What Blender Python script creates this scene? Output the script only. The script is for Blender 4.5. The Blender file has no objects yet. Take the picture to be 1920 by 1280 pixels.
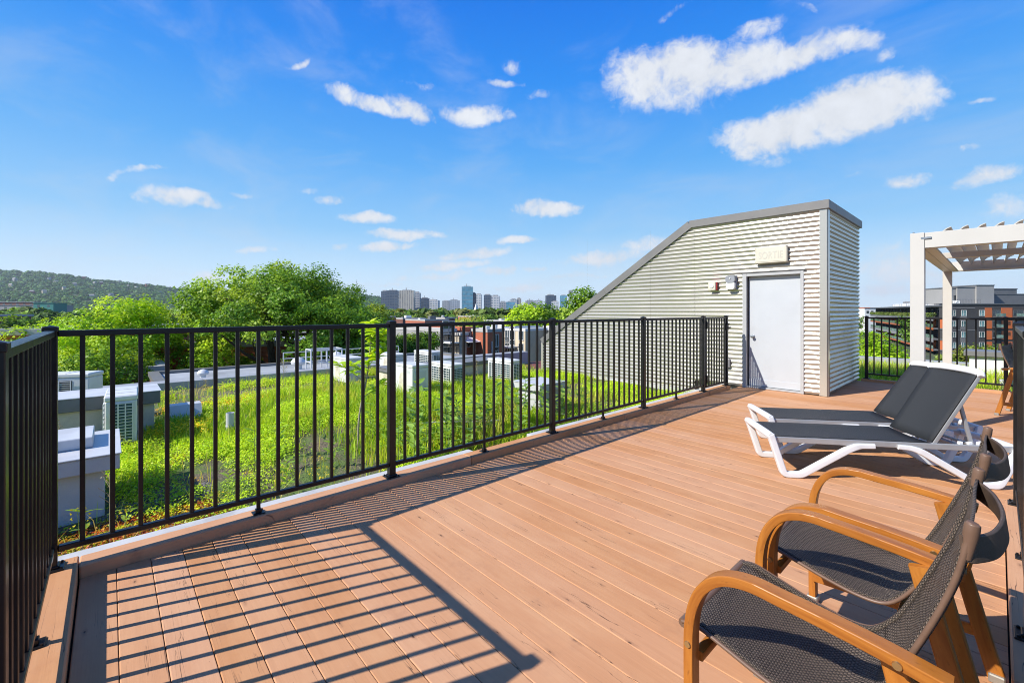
import bpy, math, random
import numpy as np
from mathutils import Vector, Matrix, noise as mnoise

random.seed(7)
RNG = np.random.default_rng(7)
SC = bpy.context.scene
COL = SC.collection

# ------------------------------------------------------------------ camera
EYE = 1.39                       # metres above the deck boards
FPX = 829.0                      # focal length for a 1920 wide frame
HORIZON = 583.0
YAW = math.radians(47.7)
FX, FY = -math.sin(YAW), math.cos(YAW)
RX, RY = math.cos(YAW), math.sin(YAW)
cam_data = bpy.data.cameras.new("camera")
cam_data.sensor_width = 36.0
cam_data.lens = FPX / 1920.0 * 36.0
cam_data.shift_y = -(640.0 - HORIZON) / 1920.0
cam_data.clip_start = 0.02
cam_data.clip_end = 20000.0
cam = bpy.data.objects.new("camera", cam_data)
cam.location = (0, 0, EYE)
cam.rotation_euler = (math.radians(90), 0, YAW)
COL.objects.link(cam)
SC.camera = cam


def at(px, d, z=0.0):
    """world point at camera depth d (m), bearing given by a photo column, height z"""
    l = (px - 960.0) / FPX * d
    return Vector((FX * d + RX * l, FY * d + RY * l, z))


def hz(py, d):
    """height seen on photo row py at depth d"""
    return EYE + (HORIZON - py) / FPX * d


# ------------------------------------------------------------------ sun and sky
SUN_EXPOSURE = 0.47
SHX, SHY = 0.385, 1.125          # shadow offset per metre of height
sun_el = math.atan2(1.0, math.hypot(SHX, SHY))
to_sun = Vector((-SHX, -SHY, 1.0)).normalized()
sl = bpy.data.lights.new("sun", 'SUN')
sl.energy = 5.0
sl.angle = math.radians(0.53)
sl.color = (1.0, 0.95, 0.87)
so = bpy.data.objects.new("sun", sl)
so.rotation_euler = (-to_sun).to_track_quat('-Z', 'Y').to_euler()
so.location = (-20, -40, 40)
COL.objects.link(so)

vs = SC.view_settings
SC.display_settings.display_device = 'sRGB'
vs.view_transform = 'Standard'
vs.look = 'None'
vs.exposure = SUN_EXPOSURE
vs.gamma = 1.0
vs.use_curve_mapping = False
SC.cycles.filter_width = 1.0


# ------------------------------------------------------------------ node helper
class NB:
    def __init__(self, tree):
        self.t = tree
        self.x = 0

    def n(self, typ, ins=None, **props):
        nd = self.t.nodes.new(typ)
        nd.location = (self.x, 0)
        self.x += 40
        for k, v in props.items():
            setattr(nd, k, v)
        for k, v in (ins or {}).items():
            s = nd.inputs[k]
            if isinstance(v, bpy.types.NodeSocket):
                self.t.links.new(v, s)
            else:
                s.default_value = v
        return nd

    def math(self, op, a, b=0.0, c=0.0, clamp=False):
        return self.n('ShaderNodeMath', {0: a, 1: b, 2: c}, operation=op, use_clamp=clamp).outputs[0]

    def vmath(self, op, a, b=(0, 0, 0)):
        nd = self.n('ShaderNodeVectorMath', {0: a, 1: b}, operation=op)
        return nd.outputs['Value'] if op in ('DOT_PRODUCT', 'LENGTH') else nd.outputs['Vector']

    def mix(self, f, a, b, blend='MIX'):
        nd = self.n('ShaderNodeMix', {'Factor': f}, data_type='RGBA', blend_type=blend)
        for idx, v in ((6, a), (7, b)):
            if isinstance(v, bpy.types.NodeSocket):
                self.t.links.new(v, nd.inputs[idx])
            else:
                nd.inputs[idx].default_value = (*v[:3], 1.0)
        return nd.outputs[2]

    def remap(self, v, a, b, c=0.0, d=1.0, smooth=False):
        nd = self.n('ShaderNodeMapRange', {'Value': v, 'From Min': a, 'From Max': b, 'To Min': c, 'To Max': d})
        nd.interpolation_type = 'SMOOTHSTEP' if smooth else 'LINEAR'
        return nd.outputs[0]

    def noise(self, vec, scale, detail=3.0, rough=0.5, dist=0.0):
        return self.n('ShaderNodeTexNoise', {'Vector': vec, 'Scale': scale, 'Detail': detail, 'Roughness': rough, 'Distortion': dist})


# ------------------------------------------------------------------ world
def build_world():
    w = bpy.data.worlds.new("World")
    SC.world = w
    w.use_nodes = True
    t = w.node_tree
    t.nodes.clear()
    b = NB(t)
    sky = b.n('ShaderNodeTexSky', sky_type='NISHITA')
    sky.sun_disc = False
    sky.sun_elevation = sun_el
    sky.sun_rotation = math.atan2(to_sun.x, to_sun.y)
    sky.altitude = 60
    sky.air_density = 1.0
    sky.dust_density = 0.5
    sky.ozone_density = 2.0
    geo = b.n('ShaderNodeNewGeometry')
    dirv = b.vmath('SCALE', geo.outputs['Incoming'])
    dirv.node.inputs['Scale'].default_value = -1.0
    sep = b.n('ShaderNodeSeparateXYZ', {0: dirv})
    X, Y, Z = sep.outputs
    # the clear, polarised blue of the photograph: the physical sky graded by elevation
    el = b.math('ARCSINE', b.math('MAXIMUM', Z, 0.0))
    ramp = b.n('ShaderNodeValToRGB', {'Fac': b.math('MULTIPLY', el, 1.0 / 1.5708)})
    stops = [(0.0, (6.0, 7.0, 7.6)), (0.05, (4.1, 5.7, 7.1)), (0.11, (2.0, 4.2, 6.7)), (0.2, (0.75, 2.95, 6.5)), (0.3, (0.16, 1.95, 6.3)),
             (0.4, (0.03, 1.3, 5.7)), (0.6, (0.07, 0.95, 4.1)), (1.0, (0.10, 0.75, 3.0))]  # upper stops, above the frame, dimmed to cut the blue fill light
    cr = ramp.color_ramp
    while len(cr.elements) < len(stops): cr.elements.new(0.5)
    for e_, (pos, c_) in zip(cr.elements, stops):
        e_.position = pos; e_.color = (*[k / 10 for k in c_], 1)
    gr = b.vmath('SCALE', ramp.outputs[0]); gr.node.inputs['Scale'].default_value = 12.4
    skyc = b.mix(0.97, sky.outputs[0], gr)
    # azimuth measured from the camera bearing so that the seam lies behind
    u = b.math('ARCTAN2', b.vmath('DOT_PRODUCT', dirv, (RX, RY, 0)), b.vmath('DOT_PRODUCT', dirv, (FX, FY, 0)))
    v = b.math('ARCSINE', Z)
    # wisps: fractal breakup of the cloud outlines
    n1 = b.noise(dirv, 13.0, 9.0, 0.62, 0.25)
    n2 = b.noise(dirv, 42.0, 7.0, 0.65, 0.6)
    wob = b.noise(dirv, 9.0, 5.0, 0.6)
    wv = b.vmath('SUBTRACT', wob.outputs['Color'], (0.5, 0.5, 0.5))
    sepw = b.n('ShaderNodeSeparateXYZ', {0: wv})
    u2 = b.math('MULTIPLY_ADD', sepw.outputs[0], 0.085, u)
    v2 = b.math('MULTIPLY_ADD', sepw.outputs[1], 0.05, v)
    uv1 = b.n('ShaderNodeCombineXYZ', {0: u2, 1: v2, 2: 1.0}).outputs[0]

    def azel(px, py):
        a, c = (px - 960.0) / FPX, (HORIZON - py) / FPX
        return math.atan2(a, 1.0), math.atan2(c, math.hypot(1.0, a))

    # cx, cy, width, height, turn (deg, rising to the right is positive), strength
    clouds = [
        (1215, 150, 170, 130, 10, 1.0), (1300, 130, 220, 120, 4, 1.25), (1390, 120, 220, 95, 14, 1.2),
        (1500, 95, 250, 62, 20, 1.1), (1590, 68, 130, 46, 2, 0.95), (1250, 185, 190, 60, 0, 0.7),
        (1415, 55, 120, 26, 24, 0.55), (1430, 42, 90, 20, 15, 0.5), (1262, 18, 80, 16, 38, 0.5), (1520, 15, 60, 16, -25, 0.5),
        (1600, 205, 300, 120, 17, 1.45), (1470, 245, 260, 100, 16, 1.35), (1690, 185, 130, 90, 0, 1.0), (1385, 250, 110, 66, 30, 0.8),
        (1755, 172, 60, 32, 0, 0.45), (1445, 300, 130, 26, 10, 0.5), (1667, 97, 50, 26, 40, 0.55),
        (645, 178, 70, 36, -20, 0.9), (700, 198, 120, 36, -18, 1.0), (768, 205, 110, 46, -26, 1.05), (745, 212, 130, 24, -8, 0.8),
        (885, 213, 130, 40, -6, 0.85), (930, 222, 80, 22, 8, 0.6), (952, 157, 56, 16, -5, 0.6), (998, 176, 40, 20, 10, 0.6),
        (965, 122, 34, 26, -30, 0.45), (562, 116, 48, 14, 32, 0.6), (790, 160, 80, 14, -10, 0.4),
        (340, 368, 140, 42, -6, 1.05), (385, 382, 110, 26, -10, 0.9), (288, 318, 66, 12, 10, 0.55), (460, 367, 70, 12, -12, 0.5),
        (620, 374, 50, 22, 0, 0.65), (582, 354, 50, 14, -5, 0.4), (226, 332, 40, 12, 10, 0.35),
        (690, 411, 105, 24, -4, 1.0), (760, 440, 150, 20, 0, 1.0), (730, 461, 120, 20, 4, 1.0), (1022, 389, 125, 32, 0, 1.05),
        (965, 449, 90, 16, 0, 0.9), (880, 478, 130, 22, 8, 0.9), (840, 500, 150, 18, 4, 0.75), (932, 509, 84, 18, 4, 0.85),
        (475, 466, 80, 14, 0, 0.7), (1003, 507, 70, 14, 0, 0.75), (637, 463, 34, 12, 0, 0.6),
        (1125, 487, 170, 28, 8, 0.9), (1205, 456, 110, 30, 8, 0.7), (1706, 340, 80, 26, 5, 0.75), (1845, 331, 140, 40, 14, 0.95),
        (1842, 186, 60, 12, 10, 0.5), (1815, 282, 60, 12, 15, 0.4), (1690, 495, 260, 80, 0, 0.45), (1890, 400, 120, 50, 0, 0.4),
        (1600, 330, 40, 10, 10, 0.35), (700, 535, 120, 14, 0, 0.6), (380, 515, 90, 18, 0, 0.55), (970, 540, 130, 14, 0, 0.55), (1660, 540, 160, 30, 0, 0.5), (1640, 470, 120, 40, 5, 0.5), (800, 520, 160, 14, 3, 0.55), (240, 490, 120, 12, 0, 0.4), (1080, 520, 140, 14, 4, 0.6),
        # unseen clouds outside the frame, some added for white fill light
        (2300, 210, 420, 150, 10, 1.0), (2700, 420, 500, 110, 0, 0.9), (-300, 250, 300, 90, 0, 0.8), (-800, 400, 420, 90, 5, 0.9),
        (700, -420, 300, 160, 10, 0.8), (1500, -600, 380, 200, 0, 0.8), (1100, -900, 700, 320, 12, 1.1), (300, -800, 500, 260, -8, 1.0), (2400, -500, 500, 260, 15, 1.1), (-900, 80, 500, 160, 5, 1.0), (3400, 200, 700, 220, 0, 1.0),
    ]
    dens = None
    for cx, cy, ww, hh, turn, st in clouds:
        u0, v0 = azel(cx, cy)
        ux, vx = azel(cx + 1, cy)
        uy, vy = azel(cx, cy - 1)
        J = Matrix(((ux - u0, uy - u0), (vx - v0, vy - v0)))
        c_, s_ = math.cos(math.radians(turn)), math.sin(math.radians(turn))
        A = Matrix(((c_ * 2 / ww, s_ * 2 / ww), (-s_ * 2 / hh, c_ * 2 / hh))) @ J.inverted()
        p = b.vmath('DOT_PRODUCT', uv1, (A[0][0], A[0][1], -(A[0][0] * u0 + A[0][1] * v0)))
        q = b.vmath('DOT_PRODUCT', uv1, (A[1][0], A[1][1], -(A[1][0] * u0 + A[1][1] * v0)))
        r2 = b.math('MULTIPLY_ADD', p, p, b.math('MULTIPLY', q, q))
        m = b.math('MULTIPLY_ADD', r2, -st * 0.9, st * 1.12)
        dens = m if dens is None else b.math('MAXIMUM', dens, m)
    # outside the named clouds the field is very negative; clamp before adding noise
    dens = b.math('MAXIMUM', dens, -1.0)
    f = b.math('MULTIPLY_ADD', b.math('SUBTRACT', n1.outputs[0], 0.5), 2.7, dens)
    f = b.math('MULTIPLY_ADD', b.math('SUBTRACT', n2.outputs[0], 0.5), 1.5, f)
    alpha = b.remap(f, 0.0, 1.25, 0.0, 0.98, smooth=True)
    # thin cirrus veil
    mp = b.n('ShaderNodeMapping', {'Vector': dirv, 'Scale': (2.0, 5.0, 9.0), 'Rotation': (0.3, 0.2, 0.6)})
    ci = b.noise(mp.outputs[0], 1.3, 6.0, 0.6, 0.4)
    veil = b.remap(ci.outputs[0], 0.44, 0.82, 0.0, 0.26, smooth=True)
    shade = b.remap(n1.outputs[0], 0.3, 0.7, 0.9, 1.05)
    thick = b.remap(f, 0.6, 1.9, 0.96, 1.0, smooth=True)
    k = b.math('MULTIPLY', shade, thick)
    cl = b.n('ShaderNodeCombineXYZ', {0: b.math('MULTIPLY', k, 7.0), 1: b.math('MULTIPLY', k, 7.3), 2: b.math('MULTIPLY', k, 7.8)}).outputs[0]
    c1 = b.mix(veil, skyc, (5.6, 6.0, 6.6))
    c2 = b.mix(alpha, c1, cl)
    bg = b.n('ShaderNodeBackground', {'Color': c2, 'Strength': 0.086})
    out = b.n('ShaderNodeOutputWorld')
    t.links.new(bg.outputs[0], out.inputs[0])
    w.cycles.sampling_method = 'MANUAL'
    w.cycles.sample_map_resolution = 1024


build_world()


# ------------------------------------------------------------------ objects
def tag(o, label=None, cat=None, group=None, kind=None):
    if label: o['label'] = label
    if cat: o['category'] = cat
    if group: o['group'] = group
    if kind: o['kind'] = kind
    return o


def thing(name, label, cat, loc=(0, 0, 0), rz=0.0, group=None):
    o = bpy.data.objects.new(name, None)
    o.empty_display_size = 0.1
    o.location = loc
    o.rotation_euler = (0, 0, rz)
    COL.objects.link(o)
    return tag(o, label, cat, group)


def structure(name, loc=(0, 0, 0)):
    o = bpy.data.objects.new(name, None)
    o.location = loc
    COL.objects.link(o)
    o['kind'] = 'structure'
    return o


def link_mesh(name, me, parent=None, loc=None, rot=None):
    o = bpy.data.objects.new(name, me)
    COL.objects.link(o)
    if parent is not None: o.parent = parent
    if loc is not None: o.location = loc
    if rot is not None: o.rotation_euler = rot
    return o


def copy_tree(o, parent=None):
    c = o.copy()
    COL.objects.link(c)
    if parent is not None:
        c.parent = parent
    for ch in list(o.children):
        copy_tree(ch, c)
    return c


class MB:
    """collects faces and links them as one mesh"""
    def __init__(self, off=(0, 0, 0)):
        self.v, self.f, self.uv = [], [], {}
        self.off = Vector(off)

    def add(self, verts, faces):
        n = len(self.v)
        o = self.off
        self.v.extend([(p[0] - o.x, p[1] - o.y, p[2] - o.z) for p in verts])
        self.f.extend([tuple(i + n for i in f) for f in faces])
        return self

    def box(self, a, b):
        x0, x1 = sorted((a[0], b[0])); y0, y1 = sorted((a[1], b[1])); z0, z1 = sorted((a[2], b[2]))
        return self.add([(x0, y0, z0), (x1, y0, z0), (x1, y1, z0), (x0, y1, z0), (x0, y0, z1), (x1, y0, z1), (x1, y1, z1), (x0, y1, z1)],
                        [(0, 3, 2, 1), (4, 5, 6, 7), (0, 1, 5, 4), (1, 2, 6, 5), (2, 3, 7, 6), (3, 0, 4, 7)])

    def cbox(self, a, b, c=0.004):
        """box with chamfered edges"""
        x0, x1 = sorted((a[0], b[0])); y0, y1 = sorted((a[1], b[1])); z0, z1 = sorted((a[2], b[2]))
        c = min(c, (x1 - x0) * .45, (y1 - y0) * .45, (z1 - z0) * .45)
        V, Fs = [], []
        idx = {}
        for ix, (x, sx) in enumerate(((x0, 1), (x1, -1))):
            for iy, (y, sy) in enumerate(((y0, 1), (y1, -1))):
                for iz, (z, sz) in enumerate(((z0, 1), (z1, -1))):
                    idx[ix, iy, iz, 0] = len(V); V.append((x, y + sy * c, z + sz * c))
                    idx[ix, iy, iz, 1] = len(V); V.append((x + sx * c, y, z + sz * c))
                    idx[ix, iy, iz, 2] = len(V); V.append((x + sx * c, y + sy * c, z))
        I = lambda i, j, k, a_: idx[i, j, k, a_]
        Fs += [(I(0,0,0,0), I(0,0,1,0), I(0,1,1,0), I(0,1,0,0)), (I(1,0,0,0), I(1,1,0,0), I(1,1,1,0), I(1,0,1,0)),
               (I(0,0,0,1), I(1,0,0,1), I(1,0,1,1), I(0,0,1,1)), (I(0,1,0,1), I(0,1,1,1), I(1,1,1,1), I(1,1,0,1)),
               (I(0,0,0,2), I(0,1,0,2), I(1,1,0,2), I(1,0,0,2)), (I(0,0,1,2), I(1,0,1,2), I(1,1,1,2), I(0,1,1,2))]
        for j in (0, 1):
            for k in (0, 1):
                q = (I(0,j,k,1), I(1,j,k,1), I(1,j,k,2), I(0,j,k,2))
                Fs.append(q if (j == k) == True else q[::-1])
        for i in (0, 1):
            for k in (0, 1):
                q = (I(i,0,k,0), I(i,1,k,0), I(i,1,k,2), I(i,0,k,2))
                Fs.append(q[::-1] if i == k else q)
        for i in (0, 1):
            for j in (0, 1):
                q = (I(i,j,0,0), I(i,j,1,0), I(i,j,1,1), I(i,j,0,1))
                Fs.append(q if i == j else q[::-1])
        for i in (0, 1):
            for j in (0, 1):
                for k in (0, 1):
                    q = (I(i,j,k,0), I(i,j,k,1), I(i,j,k,2))
                    Fs.append(q[::-1] if (i + j + k) % 2 else q)
        return self.add(V, Fs)

    def obox(self, c, ax, ay, az):
        c, ax, ay, az = map(Vector, (c, ax, ay, az))
        V = [c + sx * ax + sy * ay + sz * az for sz in (-1, 1) for sx, sy in ((-1, -1), (1, -1), (1, 1), (-1, 1))]
        return self.add([tuple(p) for p in V], [(0, 3, 2, 1), (4, 5, 6, 7), (0, 1, 5, 4), (1, 2, 6, 5), (2, 3, 7, 6), (3, 0, 4, 7)])

    def extrude(self, prof, p0, p1, u, w):
        """closed 2D profile (u,w) carried from p0 to p1"""
        u, w, p0, p1 = map(Vector, (u, w, p0, p1))
        n = len(prof)
        V = [tuple(p + u * a + w * b_) for p in (p0, p1) for a, b_ in prof]
        F = [(i, (i + 1) % n, n + (i + 1) % n, n + i) for i in range(n)] + [tuple(range(n))[::-1], tuple(range(n, 2 * n))]
        return self.add(V, F)

    def sweep(self, pts, prof, side, closed_prof=True, cap=True, scale=None):
        """profile (a along side, b along the in-plane normal) swept along a polyline; side is a fixed vector"""
        pts = [Vector(p) for p in pts]
        side = Vector(side).normalized()
        n, m = len(prof), len(pts)
        V = []
        for i, p in enumerate(pts):
            tdir = (pts[min(i + 1, m - 1)] - pts[max(i - 1, 0)]).normalized()
            nrm = tdir.cross(side).normalized()
            sc = 1.0 if scale is None else scale[i]
            for a, b_ in prof:
                V.append(tuple(p + side * a * sc + nrm * b_ * sc))
        F = []
        for i in range(m - 1):
            for j in range(n if closed_prof else n - 1):
                k = (j + 1) % n
                F.append((i * n + j, (i + 1) * n + j, (i + 1) * n + k, i * n + k))
        if cap and closed_prof:
            F.append(tuple(range(n)))
            F.append(tuple(range((m - 1) * n, m * n))[::-1])
        return self.add(V, F)

    def tube(self, pts, r, n=8, cap=True):
        pts = [Vector(p) for p in pts]
        m = len(pts)
        rr = r if isinstance(r, (list, tuple)) else [r] * m
        V, F = [], []
        ref = None
        for i, p in enumerate(pts):
            tdir = (pts[min(i + 1, m - 1)] - pts[max(i - 1, 0)])
            tdir = tdir.normalized() if tdir.length > 1e-9 else Vector((0, 0, 1))
            if ref is None:
                ref = Vector((1, 0, 0)) if abs(tdir.x) < .8 else Vector((0, 1, 0))
            a = (ref - tdir * ref.dot(tdir)).normalized()
            ref = a
            b_ = tdir.cross(a)
            for j in range(n):
                t_ = 2 * math.pi * j / n
                V.append(tuple(p + (a * math.cos(t_) + b_ * math.sin(t_)) * rr[i]))
        for i in range(m - 1):
            for j in range(n):
                k = (j + 1) % n
                F.append((i * n + j, i * n + k, (i + 1) * n + k, (i + 1) * n + j))
        if cap:
            F.append(tuple(range(n))[::-1])
            F.append(tuple(range((m - 1) * n, m * n)))
        return self.add(V, F)

    def lathe(self, prof, c=(0, 0, 0), n=16):
        V, F = [], []
        m = len(prof)
        for r, z in prof:
            for j in range(n):
                t_ = 2 * math.pi * j / n
                V.append((c[0] + r * math.cos(t_), c[1] + r * math.sin(t_), c[2] + z))
        for i in range(m - 1):
            for j in range(n):
                k = (j + 1) % n
                F.append((i * n + j, i * n + k, (i + 1) * n + k, (i + 1) * n + j))
        F.append(tuple(range(n))[::-1]); F.append(tuple(range((m - 1) * n, m * n)))
        return self.add(V, F)

    def mesh(self, name, mat, smooth=None):
        me = bpy.data.meshes.new(name)
        me.from_pydata(self.v, [], self.f)
        if isinstance(mat, (list, tuple)):
            for m_ in mat: me.materials.append(m_)
        else:
            me.materials.append(mat)
        if self.uv:
            ul = me.uv_layers.new(name="UVMap")
            for lp in me.loops:
                ul.data[lp.index].uv = self.uv.get(lp.vertex_index, (0, 0))
        me.update()
        if smooth is not None:
            me.polygons.foreach_set('use_smooth', [True] * len(me.polygons))
            me.set_sharp_from_angle(angle=math.radians(smooth))
        return me

    def build(self, name, mat, parent=None, smooth=None):
        o = link_mesh(name, self.mesh(name, mat, smooth), parent)
        if smooth is not None:
            wn = o.modifiers.new("flat_faces", 'WEIGHTED_NORMAL'); wn.keep_sharp = True; wn.weight = 80
        return o


def round_rect(w, h, r=0.006, n=3):
    P = []
    for cx, cy, a0 in ((w / 2 - r, h / 2 - r, 0), (-w / 2 + r, h / 2 - r, 90), (-w / 2 + r, -h / 2 + r, 180), (w / 2 - r, -h / 2 + r, 270)):
        for i in range(n + 1):
            a = math.radians(a0 + 90 * i / n)
            P.append((cx + r * math.cos(a), cy + r * math.sin(a)))
    return P


def spline(pts, per=6):
    """Catmull-Rom through 3D points"""
    P = [Vector(p) for p in pts]
    P = [P[0] * 2 - P[1]] + P + [P[-1] * 2 - P[-2]]
    out = []
    for i in range(1, len(P) - 2):
        a, b_, c, d = P[i - 1], P[i], P[i + 1], P[i + 2]
        for k in range(per):
            t_ = k / per
            out.append(0.5 * ((2 * b_) + (c - a) * t_ + (2 * a - 5 * b_ + 4 * c - d) * t_ ** 2 + (3 * b_ - a - 3 * c + d) * t_ ** 3))
    out.append(P[-2])
    return out


def np_mesh(name, V, polys, nper, mat, cols=None):
    """mesh from numpy arrays; every polygon has nper corners"""
    me = bpy.data.meshes.new(name)
    V = np.asarray(V, dtype=np.float32).reshape(-1, 3)
    polys = np.asarray(polys, dtype=np.int32).reshape(-1, nper)
    me.vertices.add(len(V))
    me.vertices.foreach_set('co', V.ravel())
    me.loops.add(polys.size)
    me.loops.foreach_set('vertex_index', polys.ravel())
    me.polygons.add(len(polys))
    me.polygons.foreach_set('loop_start', np.arange(0, polys.size, nper, dtype=np.int32))
    if cols is not None:
        at_ = me.color_attributes.new("tint", 'FLOAT_COLOR', 'POINT')
        c4 = np.ones((len(V), 4), dtype=np.float32)
        c4[:, :3] = cols
        at_.data.foreach_set('color', c4.ravel())
    me.materials.append(mat)
    me.update(calc_edges=True)
    return me


def unit(a):
    return a / np.maximum(np.linalg.norm(a, axis=1, keepdims=True), 1e-9)


def leaf_quads(C, N, S, cols, rng, aspect=0.62, fold=0.18):
    """one folded diamond per leaf: centres, normals, sizes -> verts, quads, vertex colours"""
    n = len(C)
    T = unit(np.cross(N, rng.normal(size=(n, 3))))
    B = np.cross(N, T)
    S = S[:, None]
    v0 = C - T * S * .5
    v1 = C + B * S * aspect * .5 + N * S * fold
    v2 = C + T * S * .5
    v3 = C - B * S * aspect * .5 + N * S * fold
    V = np.stack((v0, v1, v2, v3), 1).reshape(-1, 3)
    F = np.arange(4 * n).reshape(-1, 4)
    return V, F, np.repeat(cols, 4, 0)


def rpoly(pts, r=.03, n=4):
    """polyline with rounded corners"""
    P = [Vector(p) for p in pts]
    out = [P[0]]
    for a, b_, c in zip(P, P[1:], P[2:]):
        u, w = (a - b_), (c - b_)
        k = min(r, u.length * .45, w.length * .45)
        s0, s1 = b_ + u.normalized() * k, b_ + w.normalized() * k
        for i in range(n + 1):
            t_ = i / n
            out.append(s0 * (1 - t_) ** 2 + b_ * 2 * t_ * (1 - t_) + s1 * t_ * t_)
    out.append(P[-1])
    return out

# ------------------------------------------------------------------ materials
def new_mat(name):
    m = bpy.data.materials.new(name)
    m.use_nodes = True
    m.node_tree.nodes.clear()
    return m, NB(m.node_tree)


def finish(m, b, shader, disp=None):
    out = b.n('ShaderNodeOutputMaterial')
    m.node_tree.links.new(shader, out.inputs[0])
    return m


def simple(name, col, rough=0.5, metal=0.0, var=0.12, vscale=6.0, bump=0.0, bscale=60.0, spec=0.5, coat=0.0, dirt=None, dscale=2.0, obj_var=0.0):
    """a surface with fine wear: colour noise, a little relief, optional stains"""
    m, b = new_mat(name)
    tc = b.n('ShaderNodeTexCoord').outputs['Object']
    n1 = b.noise(tc, vscale, 5.0, 0.6)
    lo = tuple(max(0, c * (1 - var)) for c in col); hi = tuple(min(1, c * (1 + var)) for c in col)
    c = b.mix(b.remap(n1.outputs[0], 0.3, 0.7), lo, hi)
    if dirt is not None:
        n2 = b.noise(tc, dscale, 6.0, 0.65)
        c = b.mix(b.remap(n2.outputs[0], 0.5, 0.72, 0, 0.7, True), c, dirt)
    if obj_var:
        oi = b.n('ShaderNodeObjectInfo').outputs['Random']
        c = b.n('ShaderNodeHueSaturation', {'Color': c, 'Value': b.remap(oi, 0, 1, 1 - obj_var, 1 + obj_var)}).outputs[0]
    ins = {'Base Color': c, 'Roughness': b.remap(n1.outputs[0], 0.2, 0.8, max(.03, rough - .06), min(1, rough + .08)), 'Metallic': metal,
           'Specular IOR Level': spec, 'Coat Weight': coat}
    if bump:
        n3 = b.noise(tc, bscale, 4.0, 0.6)
        ins['Normal'] = b.n('ShaderNodeBump', {'Height': n3.outputs[0], 'Strength': bump, 'Distance': 0.004}).outputs[0]
    p = b.n('ShaderNodeBsdfPrincipled', ins)
    return finish(m, b, p.outputs[0])


def leaf_mat(name, mul=(1, 1, 1), trans=0.4, rough=0.45, tint=(1, 1, 1)):
    """foliage: the leaf's own tint, half of it let through"""
    m, b = new_mat(name)
    a = b.n('ShaderNodeAttribute', attribute_name="tint")
    c = b.mix(1.0, a.outputs['Color'], mul, 'MULTIPLY')
    p = b.n('ShaderNodeBsdfPrincipled', {'Base Color': c, 'Roughness': rough, 'Specular IOR Level': 0.3})
    tr = b.n('ShaderNodeBsdfTranslucent', {'Color': b.mix(1.0, c, (1.25, 1.15, 0.5), 'MULTIPLY')})
    mx = b.n('ShaderNodeMixShader', {0: trans, 1: p.outputs[0], 2: tr.outputs[0]})
    return finish(m, b, mx.outputs[0])


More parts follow.
